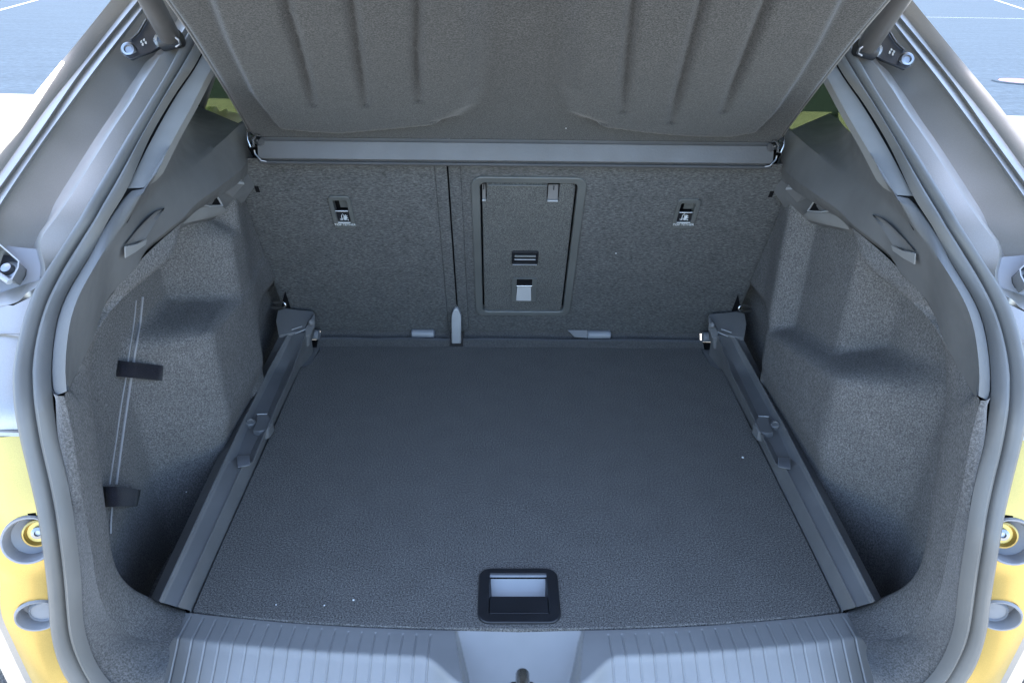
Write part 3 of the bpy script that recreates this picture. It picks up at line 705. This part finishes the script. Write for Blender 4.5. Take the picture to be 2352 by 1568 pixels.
# D-rings
def dring(side):
    y = 1.53
    c = Py(632, 697, y)
    pts = [Py(628, 695, y), Py(648, 694, y - .01), Py(656, 699, y - .012), Py(652, 706, y - .012), Py(640, 708, y - .008), Py(626, 707, y)]
    tube('lashing_eye', cr(pts, 20), .0026, 'steel', car, side, 10)
both(dring)

# ================================================================== CARGO FLOOR BOARD
fb = empty('cargo_floor_board', (0, 1.2, 0), 'dark felt covered cargo floor board lying flat between the plastic rails', 'floor board')
def board():
    left = [(735, 793), (735, 803), (722, 822), (716, 834), (704, 839), (690, 842), (640, 955), (560, 1135), (500, 1268), (443, 1400)]
    front = [(443, 1401), (560, 1416), (700, 1428), (850, 1436), (1000, 1441), (1190, 1444)]
    L = [Pz(x, y, 0) for x, y in left]; Fp = [Pz(x, y, 0) for x, y in front]
    Fp[-1].x = 0
    half = L + Fp[1:]
    full = half + [Vector((-p.x, p.y, p.z)) for p in reversed(half[:-1])]
    a_, b2 = Pz(1122, 1412, 0), Pz(1262, 1321, 0); p0, p1 = Pz(1096, 1433, 0), Pz(1290, 1433, 0); c_ = (p0.x + p1.x) / 2; h_ = (p1.x - p0.x) / 2 * .73
    hole = [Vector((c_ - h_, a_.y, 0)), Vector((c_ + h_, a_.y, 0)), Vector((c_ + h_, b2.y, 0)), Vector((c_ - h_, b2.y, 0))]
    return holed('board_panel', full, [hole], Vector((0, 0, -.018)), 'floor_felt', fb, .003)
bp_ = board()
def handle():
    p0, p1 = Pz(1096, 1433, 0), Pz(1290, 1433, 0); q0 = Pz(1104, 1308, 0); cxm = (p0.x + p1.x) / 2
    hw = (p1.x - p0.x) / 2; y0, y1 = p0.y, q0.y
    fn = lambda u, v_, h: Vector((u, v_, h))
    o = rrect(cxm - hw, cxm + hw, y0, y1, .018); 
    i0, i1 = Pz(1122, 1412, 0), Pz(1262, 1321, 0); ihw = hw * .725
    yi0, yi1 = i0.y, i1.y
    inn = rrect(cxm - ihw, cxm + ihw, yi0, yi1, .003)
    hb = ring('handle_frame', o, inn, fn, .004, 'black', fb, .0016)
    ym = Pz(1190, 1371, 0).y
    # sloped bright finger plate
    v = [(-1, yi1 - .004, -.003), (1, yi1 - .004, -.003), (.92, ym - .004, -.020), (-.92, ym - .004, -.020)]
    obj('finger_plate', [Vector((cxm + a_ * ihw * .97, b2, c_)) for a_, b2, c_ in v], [(0, 1, 2, 3)], 'pale', hb)
    for s in (-1, 1):
        obj('recess_side', [Vector((cxm + s * ihw, yi1, .0)), Vector((cxm + s * ihw * .93, yi1 - .004, -.004)), Vector((cxm + s * ihw * .88, ym, -.021)), Vector((cxm + s * ihw, ym, 0))], [(0, 1, 2, 3)], 'black', hb)
    prism('grip_lip', [Vector((cxm + a_ * ihw, b2, -.0005)) for a_, b2 in ((-1, yi1), (1, yi1), (1, yi1 - .004), (-1, yi1 - .004))], Vector((0, 0, .003)), 'grey', hb, .0008)
    prism('grip_flap', [Vector((cxm + a_ * ihw * .985, b2, -.006)) for a_, b2 in ((-1, ym), (1, ym), (1, yi0 + .001), (-1, yi0 + .001))], Vector((0, 0, .0085)), 'black', hb, .0012)
    prism('recess_floor', [Vector((cxm + a_ * ihw, b2, -.026)) for a_, b2 in ((-1, yi1), (1, yi1), (1, yi0), (-1, yi0))], Vector((0, 0, .002)), 'dark', hb)
handle()
# cut-out in the board for the handle recess
h0, h1 = Pz(1124, 1411, 0), Pz(1262, 1323, 0)
cb = bmesh.new()

# ================================================================== SIDE RAILS
def side_rail(side):
    s = -1 if side == 1 else 1
    r = empty('floor_rail', (s * .52, 1.2, .02), 'dark plastic rail along the %s of the floor board, below the %s' % (('left edge', 'strapped lining') if s < 0 else ('right edge', 'strapless lining')), 'rail', 'plastic rails beside the cargo floor')
    def L(pts, zs): return [Pz(x, y, z) for (x, y), z in zip(pts, zs)]
    outer = L([(346, 1373), (494, 1062), (507, 1035), (527, 990), (529, 968), (556, 935), (600, 853), (644, 768)], [.022] * 4 + [.022, .022, .022, .030])
    ridge = L([(366, 1382), (513, 1065), (526, 1038), (548, 990), (560, 965), (576, 935), (616, 853), (662, 765)], [.042] * 7 + [.05])
    g1 = L([(376, 1384), (524, 1065), (545, 1046), (567, 990), (577, 965), (590, 935), (632, 850), (672, 770)], [.036, .036, .024, .026, .026, .028, .030, .038])
    g2 = L([(400, 1391), (545, 1075), (573, 1046), (598, 990), (608, 965), (620, 935), (656, 850), (692, 770)], [.031, .031, .024, .026, .026, .028, .030, .038])
    ridge2 = L([(409, 1394), (554, 1076), (580, 1062), (606, 1000), (622, 965), (636, 930), (672, 851), (703, 772)], [.030, .030, .034, .036, .036, .036, .038, .045])
    inner = L([(436, 1401), (580, 1080), (594, 1050), (616, 1000), (630, 968), (648, 930), (688, 845), (714, 790)], [.001] * 8)
    for l_, (x, y) in ((outer, (642, 770)), (ridge, (662, 767)), (g1, (672, 768)), (g2, (692, 764)), (ridge2, (702, 764))): l_[-1] = Py(x, y, 1.558)
    inner[-1] = Py(716, 782, 1.60)
    N = 60
    rows = [[p + Vector((-.002, 0, -.10)) for p in poly_n(outer, N)]] + [poly_n(l, N) for l in (outer, ridge, g1, g2, ridge2, inner)] + [[p + Vector((0, 0, -.03)) for p in poly_n(inner, N)]]
    # keep lines matched: resample each by its own stations
    def stn(l):
        out = []
        for a_, b2 in zip(l, l[1:]):
            for k in range(6): out.append(a_.lerp(b2, k / 6))
        return out + [l[-1]]
    rows = [[p + Vector((-.002, 0, -.12)) for p in stn(outer)], stn(outer), [a_.lerp(b2, .82) for a_, b2 in zip(stn(outer), stn(ridge))], [p + Vector((-.001, 0, .0022)) for p in stn(ridge)], [p + Vector((.001, 0, .0018)) for p in stn(ridge)], [a_.lerp(b2, .3) for a_, b2 in zip(stn(ridge), stn(g1))],
            [a_.lerp(b2, .9) for a_, b2 in zip(stn(ridge), stn(g1))], stn(g1), stn(g2), [a_.lerp(b2, .8) for a_, b2 in zip(stn(g2), stn(ridge2))], [p + Vector((-.0008, 0, .0018)) for p in stn(ridge2)], [p + Vector((.0008, 0, .0014)) for p in stn(ridge2)], [a_.lerp(b2, .15) for a_, b2 in zip(stn(ridge2), stn(inner))], stn(inner), [p + Vector((0, 0, -.03)) for p in stn(inner)]]
    n = len(rows[0])
    obj('rail_body', [p for q in rows for p in q], grid_faces(len(rows), n), 'rail', r, 22, .0012, side)
    # bracket plate at the seat end
    pl = [(640, 770), (634, 735), (638, 712), (655, 708), (720, 714), (722, 722), (707, 742), (699, 758), (668, 764)]
    P_ = [Py(x, y, y_) for (x, y), y_ in zip(pl, [1.55, 1.58, 1.61, 1.63, 1.63, 1.625, 1.59, 1.57, 1.555])]
    b_1 = prism('bracket_plate', P_, Vector((0, 0, -.012)), 'rail', r, .002, side)
    prism('bracket_lug', [Py(x, y, y_ - .004) for (x, y), y_ in zip([(723, 716), (723, 748), (713, 770), (700, 772), (699, 758), (708, 740)], [1.62, 1.59, 1.57, 1.56, 1.57, 1.59])], Vector((-.006, 0, -.03)), 'rail', b_1, .002, side)
    disc_stack('lug_pin', Py(715, 740, 1.575), Vector((.5, -.7, .4)), [(.007, 0), (.007, .005), (.004, .007), (0, .007)], 'rail', b_1, side, 16)
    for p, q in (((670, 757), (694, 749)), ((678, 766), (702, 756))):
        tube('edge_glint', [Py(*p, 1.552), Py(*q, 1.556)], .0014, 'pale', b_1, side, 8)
    # tether block and socket on the rail
    bl = [(590, 951), (614, 950), (627, 968), (616, 985), (596, 990), (580, 988), (588, 968)]
    P_ = [Pz(x, y, .036) for x, y in bl]
    blk = prism('rail_block', P_, Vector((0, 0, -.022)), 'rail', r, .002, side)
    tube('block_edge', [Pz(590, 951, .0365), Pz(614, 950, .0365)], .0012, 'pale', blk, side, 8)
    disc_stack('rail_rivet', Pz(576, 970, .034), Vector((.2, -.2, 1)), [(.0095, -.006), (.0095, .001), (.007, .003), (.006, .001), (0, .001)], 'rail', r, side, 20)
    prism('socket_face', [Pz(x, y, z) for (x, y), z in zip([(544, 1048), (573, 1046), (575, 1068), (546, 1074)], [.030, .030, .036, .040])], Vector((.002, -.004, .004)), 'grey', r, .0015, side)
    # hinge roller and dark gap at the seat foot
    a_, b2 = Pz(703, 768, .02), Pz(733, 768, .02); b2.y = a_.y
    tube('hinge_roller', [a_, b2], .0125, 'grey', r, side, 18)
    prism('roller_gap', [Pz(x, y, -.002) for x, y in [(700, 780), (736, 780), (736, 797), (705, 797)]], Vector((0, 0, -.01)), 'dark', r, None, side)
    prism('notch_plate', [Pz(x, y, -.003) for x, y in [(702, 797), (737, 797), (722, 824), (714, 838), (690, 846), (680, 842)]], Vector((0, 0, -.006)), 'rail', r, .001, side)
both(side_rail)
prism_floor = prism('spare_well_floor', [Vector((-.56, .74, -.12)), Vector((.56, .74, -.12)), Vector((.56, 1.8, -.12)), Vector((-.56, 1.8, -.12))], Vector((0, 0, -.01)), 'dark', car)

# ================================================================== SEAT BACKS
xs_ = (Ps(1031, 420).x + Ps(1049, 700).x) / 2
def seatback(x0, x1, left, holes):
    nm = 'narrow left rear seat back in grey felt with a tether anchor and no hatch' if left else 'wide right rear seat back in grey felt with the centre pass-through hatch'
    p = empty('seat_back', ((x0 + x1) / 2, 1.70, .01), nm, 'seat back', 'folding rear seat backs')
    ins = .024
    nx, ns = 110, 96; smax = .575
    def slab(name, a_, b2, mat, top=.004):
        v = []; 
        for j in range(ns):
            s = .012 + (smax - .012) * j / (ns - 1)
            for i in range(nx):
                u = a_ + (b2 - a_) * i / (nx - 1)
                e = min(u - a_, b2 - u, s - .012); n_ = top * min(1, math.sqrt(max(0, e) / .012))
                n_ += .0012 * math.sin(u * 17 + s * 9) * min(1, e / .05)
                v.append(SV(u, s, n_))
        base = len(v)
        f = []
        for q in grid_faces(ns, nx):
            j, i = divmod(q[0], nx)
            u = a_ + (b2 - a_) * (i + .5) / (nx - 1); s = .012 + (smax - .012) * (j + .5) / (ns - 1)
            if any(h0 < u < h1 and g0 < s < g1 for h0, h1, g0, g1 in holes): continue
            f.append(q)
        o = obj(name, v, f, mat, p, 60)
        return o
    if left:
        slab('back_panel', x0, x1 - ins, 'seat_felt'); slab('edge_strip', x1 - ins + .0006, x1, 'seat_felt', .003)
    else:
        slab('edge_strip', x0, x0 + ins - .0006, 'seat_felt', .003); slab('back_panel', x0 + ins, x1, 'seat_felt')
    prism('seat_core', [SV(x0 + .002, .0, -.028), SV(x1 - .002, .0, -.028), SV(x1 - .002, .575, -.028), SV(x0 + .002, .575, -.028)], EN * -.06, 'dark', p)
    return p
def frame_hole(px0, px1, py0, py1, m=.006):
    a_, b2 = seat_uv(Ps(px0, py0)), seat_uv(Ps(px1, py1)); return (a_[0] + m, b2[0] - m, b2[1] + m, a_[1] - m)
_A, _B, _C, _D = [seat_uv(Ps(*q)) for q in ((1080, 400), (1350, 400), (1094, 717), (1308, 717))]
sl_ = seatback(-.556, xs_ - .0016, True, [frame_hole(752, 820, 446, 521)])
sr_ = seatback(xs_ + .0016, .556, False, [frame_hole(1557, 1590, 453, 521), ((_A[0] + _C[0]) / 2 + .008, (_B[0] + _D[0]) / 2 - .008, _C[1] + .007, _A[1] - .007)])
def tether(px0, px1, py0, py1, parent, mir, lab):
    # recess frame, dark slot, bright bar, printed icon and words
    a_, b2 = seat_uv(Ps(px0, py0)), seat_uv(Ps(px1, py1))
    if mir: u0, u1 = a_[0], b2[0]
    else: u0, u1 = a_[0], b2[0]
    s1, s0 = a_[1], b2[1]
    fn = lambda u, s, h: SV(u, s, h + .003)
    wdt = u1 - u0
    o = rrect(u0, u1, s0, s1, .009); inn = rrect(u0 + .0088, u1 - .0088, s0 + .020, s1 - .011, .003)
    r = ring('tether_frame', o, inn, fn, .004, 'rim', parent, .0012)
    r['label'] = lab
    cx = (u0 + u1) / 2; iu0, iu1, is0, is1 = u0 + .0088, u1 - .0088, s0 + .020, s1 - .011; sm = is0 + (is1 - is0) * .50
    prism('slot_back', [fn(iu0 - .002, is0 - .002, -.018), fn(iu1 + .002, is0 - .002, -.018), fn(iu1 + .002, is1 + .002, -.018), fn(iu0 - .002, is1 + .002, -.018)], EN * .001, 'dark', r)
    prism('slot_cheek', [fn(iu0 + (iu1 - iu0) * .35, sm, -.010), fn(iu1, sm, -.010), fn(iu1, is1, -.010), fn(iu0 + (iu1 - iu0) * .33, is1, -.010)], EN * .001, 'rim', r)
    prism('print_plate', [fn(iu0, is0, -.002), fn(iu1, is0, -.002), fn(iu1, sm - .002, -.005), fn(iu0, sm - .002, -.005)], EN * .002, 'black', r, .0004)
    tube('anchor_bar', [fn(iu0 + .001, sm + .001, .003), fn(iu1 - .001, sm + .001, .003)], .0018, 'steel', r, 1, 10)
    def pr(pts, rad): 
        return tube('icon', [fn(cx + x * .001, is0 + (.0125) + y * .001, -.0002 - (.0125 + y * .001) * .12) for x, y in pts], rad, 'white', r, 1, 6)
    k = 1.0
    pr([(-8, -6), (-7, -10), (-3, -9), (-2, -4), (-5, -7)], .0006)
    pr([(-5, -9), (-4, 2), (-1, 7), (1, 3), (0, -9)], .0008)
    pr([(2, -10), (3, 1), (5, 4)], .0009); pr([(3, -1), (8, 1)], .0008); pr([(3, -4), (9, -3)], .0008); pr([(2, -8), (9, -8), (8, -11)], .0008); pr([(4, -9), (6, 2)], .0008)
    prism('print_bar', [fn(iu0 + .001, is0 - .001, .0042), fn(iu1 - .001, is0 - .001, .0042), fn(iu1 - .001, is0 + .001, .0042), fn(iu0 + .001, is0 + .001, .0042)], EN * .0004, 'white', r)
    text('TOP TETHER', fn(cx + .001, is0 - .0085, .0046), .0078, r)
def text(s, loc, size, parent):
    cu = bpy.data.curves.new('words', 'FONT'); cu.body = s; cu.size = size; cu.align_x = 'CENTER'; cu.extrude = .0001
    tmp = bpy.data.objects.new('tmp', cu); C.objects.link(tmp)
    bpy.context.view_layer.update()
    me = bpy.data.meshes.new_from_object(tmp.evaluated_get(bpy.context.evaluated_depsgraph_get()))
    bpy.data.objects.remove(tmp)
    o = bpy.data.objects.new('printed_words', me); C.objects.link(o); me.materials.clear(); me.materials.append(M['white'])
    R_ = Matrix(((1, 0, 0), (0, ES.y, EN.y), (0, ES.z, EN.z)))
    for v in me.vertices: v.co = R_ @ v.co + Vector(loc) + Vector((0, 0, F)) - parent_origin(parent)
    o.parent = parent
tether(752, 820, 446, 521, sl_, False, 'left tether anchor frame printed TOP TETHER')
tether(1557, 1590, 453, 521, sr_, True, 'right tether anchor frame printed TOP TETHER')
# centre pass-through hatch
def hatch():
    A, B_ = seat_uv(Ps(1080, 400)), seat_uv(Ps(1350, 400)); Cc, Dd = seat_uv(Ps(1094, 717)), seat_uv(Ps(1308, 717))
    u0, u1 = (A[0] + Cc[0]) / 2, (B_[0] + Dd[0]) / 2; s1, s0 = A[1], Cc[1]
    fn = lambda u, s, h: SV(u, s, h + .003)
    rw = .0175
    fr = ring('hatch_frame', rrect(u0, u1, s0, s1, .022), rrect(u0 + rw, u1 - rw, s0 + .012, s1 - .016, .012), fn, .006, 'rim', sr_, .002, lip=.002)
    du0, du1, ds0, ds1 = u0 + rw + .004, u1 - rw - .004, s0 + .013, s1 - .021
    pts = rrect(du0, du1, ds0, ds1, .007, 4)
    # notches for the hinges in the top edge
    na0, na1 = seat_uv(Ps(1101, 460))[0], seat_uv(Ps(1118, 460))[0]; nb0, nb1 = seat_uv(Ps(1255, 460))[0], seat_uv(Ps(1283, 460))[0]
    ns_ = seat_uv(Ps(1270, 459))[1]
    out = [(du0, ds0 + .008), (du0 + .008, ds0), (du1 - .008, ds0), (du1, ds0 + .008), (du1, ds1 - .008), (du1 - .006, ds1), (nb1, ds1), (nb1, ns_), (nb0, ns_), (nb0, ds1), (na1, ds1), (na1, ns_), (du0, ns_)]
    dr = prism('hatch_door', [fn(u, s, -.012) for u, s in out], EN * .012, 'hatch_felt', sr_, .003)
    prism('hatch_gap', [fn(u, s, -.020) for u, s in rrect(u0 + .004, u1 - .004, s0 + .004, s1 - .004, .01)], EN * .0012, 'dark', sr_)
    for a_, b2 in ((du0 - .002, na1), (nb0, nb1)):
        prism('hinge_cup', [fn(a_ + .002, ns_, -.004), fn(b2 - .002, ns_, -.004), fn(b2 - .002, ds1 - .012, -.013), fn(a_ + .002, ds1 - .012, -.013)], EN * .002, 'rail', dr, .0006)
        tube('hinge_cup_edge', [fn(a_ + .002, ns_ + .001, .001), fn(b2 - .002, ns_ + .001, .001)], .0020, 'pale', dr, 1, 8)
        tube('hinge_pin', [fn((a_ + b2) / 2, ds1 - .002, .003), fn((a_ + b2) / 2, ds1 - .012, .003)], .0012, 'steel', dr, 1, 8)
    tube('door_top_edge', [fn(na1 + .003, ds1 - .0015, .0035), fn(nb0 - .002, ds1 - .0015, .0035)], .0014, 'rim', dr, 1, 8)
    def rect(x0, x1, y0, y1):
        a_, b2 = seat_uv(Ps(x0, y0)), seat_uv(Ps(x1, y1)); return a_[0], b2[0], b2[1], a_[1]
    x0, x1, y0, y1 = rect(1176, 1235, 573, 602)
    lr = ring('latch', rrect(x0, x1, y0, y1, .004), rrect(x0 + .003, x1 - .003, y0 + .003, y1 - .003, .002), fn, .0045, 'black', dr, .0008)
    prism('latch_back', [fn(u, s, .0024) for u, s in rrect(x0 + .001, x1 - .001, y0 + .001, y1 - .001, .002)], EN * .0006, 'black', lr)
    h = y1 - y0
    for t, rr_ in ((.72, .0028), (.45, .0014)):
        tube('latch_bar', [fn(x0 + .006, y0 + h * t, .006), fn(x1 - .006, y0 + h * t, .006)], rr_, 'rim' if t > .6 else 'pale', lr, 1, 10)
    tube('latch_lip', [fn(x0 + .002, y0 - .001, .004), fn(x1 - .002, y0 - .001, .004)], .0014, 'grey', lr, 1, 8)
    x0, x1, y0, y1 = rect(1176, 1230, 635, 688)
    r2 = ring('tether_slot_frame', rrect(x0, x1, y0, y1, .004), rrect(x0 + .011, x1 - .011, y0 + .006, y1 - .002, .002), fn, .0036, 'rim', dr, .0006)
    h = y1 - y0; ym = y0 + h * .72
    prism('slot_back', [fn(x0 + .011, ym, .0025), fn(x1 - .011, ym, .0025), fn(x1 - .011, y1 - .002, .0025), fn(x0 + .011, y1 - .002, .0025)], EN * .0006, 'dark', r2)
    obj('slot_ramp', [fn(x0 + .011, y0 + .005, .0046), fn(x1 - .011, y0 + .005, .0046), fn(x1 - .013, ym, .0030), fn(x0 + .013, ym, .0030)], [(0, 1, 2, 3)], 'slot_pale', r2)
    tube('anchor_bar', [fn(x0 + .011, ym, .005), fn(x1 - .011, ym, .005)], .0016, 'steel', r2, 1, 8)
hatch()
# carpet hinge flap between seats and floor
def flaps():
    for name, x0, x1, par in (('hinge_flap', 738, 1034, sl_), ('hinge_flap', 1066, 1606, sr_)):
        a_, b2 = Pz(x0, 762, .012), Pz(x1, 766, .012)
        v = []; nx = 40
        for k, (dy, z) in enumerate(((.004, .016), (-.006, .019), (-.016, .014), (-.022, .004), (-.030, .003), (-.040, .010), (-.055, .006), (-.075, -.004))):
            for i in range(nx):
                t = i / (nx - 1); v.append(Vector((a_.x + (b2.x - a_.x) * t, 1.70 + dy, z + .001 * math.sin(t * 11))))
        obj(name, v, grid_faces(8, nx), 'lining_felt', par, 60)
    for x0, x1, py, par, lab in ((943, 998, 762, sl_, 0), (1349, 1405, 765, sr_, 0)):
        a_, b2 = Pz(x0, py, .022), Pz(x1, py, .022); 
        tube('isofix_cover', [Vector((a_.x, 1.678, .014)), Vector((a_.x + .003, 1.678, .014)), Vector((b2.x - .003, 1.678, .014)), Vector((b2.x, 1.678, .014))], [.006, .011, .011, .006], 'grey', par, 1, 14)
    a_ = Pz(1302, 764, .02)
    prism('cover_wedge', [Vector((a_.x, 1.68, .026)), Vector((a_.x + .052, 1.68, .026)), Vector((a_.x + .052, 1.67, .008)), Vector((a_.x + .02, 1.67, .010))], Vector((0, -.004, .002)), 'rail', sr_, .001)
    # seat lock cover in the middle
    cxm = Ps(1047, 740).x
    pts = [Ps(1037, 790, .02), Ps(1058, 790, .02), Ps(1058, 727, .02), Ps(1055, 715, .012), Ps(1048, 705, .004), Ps(1040, 715, .012), Ps(1037, 727, .02)]
    pts = [Pz(1037, 790, .002)] + [Pz(1059, 790, .002)] + [Ps(x, y, o_) for x, y, o_ in ((1059, 728, .024), (1054, 714, .016), (1048, 704, .006), (1041, 714, .016), (1037, 728, .024))]
    prism('lock_cover', pts, Vector((0, .02, 0)), 'pale', sl_, .004, seg=3)
flaps()
for side in (1, 'R'):
    obj('corner_gap', [Ps(646, 704, .006), Ps(655, 668, .006), Ps(668, 708, .006)], [(0, 1, 2)], 'dark', car, None, None, side)
    p = Ps(591, 434, .004)
    box('seat_slot', p, (.004, 0, 0), EN * .0015, ES * .008, 'dark', car, None, side)

# ================================================================== PARCEL SHELF
ph = empty('parcel_shelf', (0, 1.38, .53), 'grey felt parcel shelf raised on its hinge above the seat backs', 'parcel shelf')
def shelf():
    sil = [(583, 345), (566, 300), (530, 240), (482, 163), (430, 82), (370, 0), (300, -105), (262, -160)]
    sp = [shelf_uv(Ph(x, y)) for x, y in sil]           # left outline (u, a)
    def hwid(a_):
        for (u0, a0), (u1, a1) in zip(sp, sp[1:]):
            if a0 <= a_ <= a1: return -(u0 + (u1 - u0) * (a_ - a0) / (a1 - a0))
        return -sp[-1][0] if a_ > sp[-1][1] else -sp[0][0]
    amax = .585
    def line(pts): return [shelf_uv(Ph(x, y)) for x, y in pts]
    ribsL = [line([(640, -120), (658, 0), (682, 75), (702, 153), (719, 221)]), line([(790, -120), (808, 0), (821, 102), (838, 221)]), line([(955, -120), (957, 0), (954, 102), (961, 211)])]
    ribsR = [line([(1470, -120), (1453, 0), (1442, 118), (1431, 236)]), line([(1640, -120), (1609, 0), (1575, 131), (1541, 262)]), line([(1800, -120), (1754, 0), (1712, 110), (1662, 236)])]
    padL = line([(455, -120), (492, 0), (522, 82), (580, 204), (640, 280), (733, 289), (784, 291), (886, 282), (988, 272), (1039, 258), (1075, 232), (1092, 190), (1100, 120), (1100, 0), (1100, -160)])
    padR = line([(1975, -120), (1925, 0), (1880, 90), (1837, 163), (1784, 243), (1740, 288), (1670, 300), (1556, 296), (1480, 289), (1389, 277), (1328, 251), (1308, 190), (1310, 120), (1318, 0), (1325, -160)])
    def seg(p, a_, b2):
        ax, ay = a_; bx, by = b2; dx, dy = bx - ax, by - ay
        t = max(0, min(1, ((p[0] - ax) * dx + (p[1] - ay) * dy) / (dx * dx + dy * dy + 1e-12)))
        return math.hypot(p[0] - ax - dx * t, p[1] - ay - dy * t), t
    def inside(p, poly):
        c_ = False; n = len(poly)
        for i in range(n):
            x1, y1 = poly[i]; x2, y2 = poly[(i + 1) % n]
            if (y1 > p[1]) != (y2 > p[1]) and p[0] < (x2 - x1) * (p[1] - y1) / (y2 - y1) + x1: c_ = not c_
        return c_
    nu, na = 230, 110; v = []
    for j in range(na):
        a_ = amax * j / (na - 1); hw = hwid(a_)
        for i in range(nu):
            u = hw * (-1 + 2 * i / (nu - 1)); p = (u, a_); h = 0
            pad = padL if u < 0 else padR
            d = min(seg(p, pad[k], pad[k + 1])[0] for k in range(len(pad) - 1))
            sgn = 1 if inside(p, pad) else -1
            soft = .022 if abs(u) < .15 and a_ > .12 else .007
            h += .015 * sst(-soft, soft, sgn * d)
            for rb in (ribsL if u < 0 else ribsR):
                best = 9; tt = 0
                for k in range(len(rb) - 1):
                    dd, t = seg(p, rb[k], rb[k + 1])
                    if dd < best: best = dd; tt = (k + t) / (len(rb) - 1)
                if best < .02: h -= .0100 * math.exp(-(best / .0060) ** 2) * (1 - sst(.75, 1.0, tt) * .7)
            e = hw - abs(u)
            h += .010 * sst(.012, .0, e) * -1 + .006 * sst(.05, .015, e) * 0
            h -= .012 * sst(.03, 0, amax - a_)
            v.append(HV(u, a_, h))
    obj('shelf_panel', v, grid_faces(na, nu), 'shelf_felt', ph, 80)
    # upper skin
    v2 = [HV(p_[0], p_[1], -.008) for p_ in [(-hwid(0) , 0), (hwid(0), 0), (hwid(.15), .15), (hwid(.3), .3), (hwid(.45), .45), (hwid(amax), amax), (-hwid(amax), amax), (-hwid(.45), .45), (-hwid(.3), .3), (-hwid(.15), .15)]]
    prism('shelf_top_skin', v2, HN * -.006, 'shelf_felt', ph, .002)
    # bright piping down both edges
    for s in (-1, 1):
        tube('edge_piping', [HV(s * (hwid(amax * k / 30) + .0005), amax * k / 30, -.010) for k in range(31)], .0018, 'trim2', ph, 1, 8)
    # front rail
    yr = 1.395
    A, B_ = Py(594, 321, yr), Py(1781, 334, yr); A2, B2 = Py(600, 364, yr), Py(1779, 377, yr)
    hwr = (B_.x - A.x) / 2 + 0; zt, zb = (A.z + B_.z) / 2, (A2.z + B2.z) / 2
    v = []; prof = [(.006, zt + .004), (.004, zt), (.000, zt - .002), (-.005, (zt + zb) / 2), (-.009, zb + .003), (-.006, zb), (.002, zb - .001), (.0, zb - .003), (-.006, zb - .0035), (-.0085, zb - .006), (-.004, zb - .0095), (.010, zb - .010)]
    nx = 60
    for dy, z in prof:
        for i in range(nx):
            x = -hwr + 2 * hwr * i / (nx - 1); v.append(Vector((x, yr + dy, z)))
    rl = obj('shelf_rail', v, grid_faces(len(prof), nx), M['shelf_rail'], ph, 40)
    for side in (1, 'R'):
        b1 = tube('hinge_pin', [Py(577, 318, 1.40), Py(590, 322, 1.39), Py(600, 326, 1.385)], [.006, .0075, .0075], 'steel_dark', ph, side, 14)
        tube('pin_clip', [Py(567, 298, 1.39), Py(569, 322, 1.38), Py(575, 338, 1.38), Py(583, 336, 1.38), Py(582, 320, 1.38), Py(588, 310, 1.375), Py(597, 312, 1.375)], .0020, 'steel', b1, side, 8)
        tube('corner_piping', [Py(584, 345, 1.385), Py(586, 354, 1.385), Py(592, 360, 1.383), Py(600, 369, 1.383), Py(612, 371, 1.385)], .0018, 'steel_dark', b1, side, 8)
M['shelf_rail'] = plastic('shelf_rail_vinyl', (.105, .106, .108), .45, .5, .6, 260)
shelf()

# ================================================================== LINT
for p, lab, r in ((Pw(428, 1129, .001), 'white lint speck on the left wheel arch lining below the straps', .0016), (Pz(1706, 1050, .002), 'white crumb on the floor board near the right rail', .0026),
               (Pz(812, 1377, .002), 'white lint speck on the floor board left of the handle, nearest to it', .0016), (Pz(745, 1389, .002), 'tiny lint fleck on the front of the floor board, midway between handle and left rail', .0012),
               (Pz(634, 1388, .002), 'tiny lint fleck at the front of the floor board nearest the left rail', .0011), (Ph(935, 249, .003), 'white lint speck on the left half of the parcel shelf', .0012),
               (Ph(1300, 295, .003), 'white lint speck on the parcel shelf just above its rail, right of centre', .0012),
               (Ps(1415, 582, .006), 'white lint speck on the right seat back beside the hatch', .0018)):
    bm = bmesh.new(); bmesh.ops.create_icosphere(bm, subdivisions=1, radius=r)
    vv = [Vector((x.co.x * random.uniform(.6, 1.3), x.co.y * random.uniform(.6, 1.6), x.co.z * .7)) for x in bm.verts]; ff = [tuple(q.index for q in f_.verts) for f_ in bm.faces]; bm.free()
    me = bpy.data.meshes.new('lint_speck'); me.from_pydata(vv, [], ff); me.materials.append(M['lint'])
    o = bpy.data.objects.new('lint_speck', me); C.objects.link(o); o.location = (p.x, p.y, p.z + F); tag(o, lab, 'lint', 'white lint specks in the cargo area')
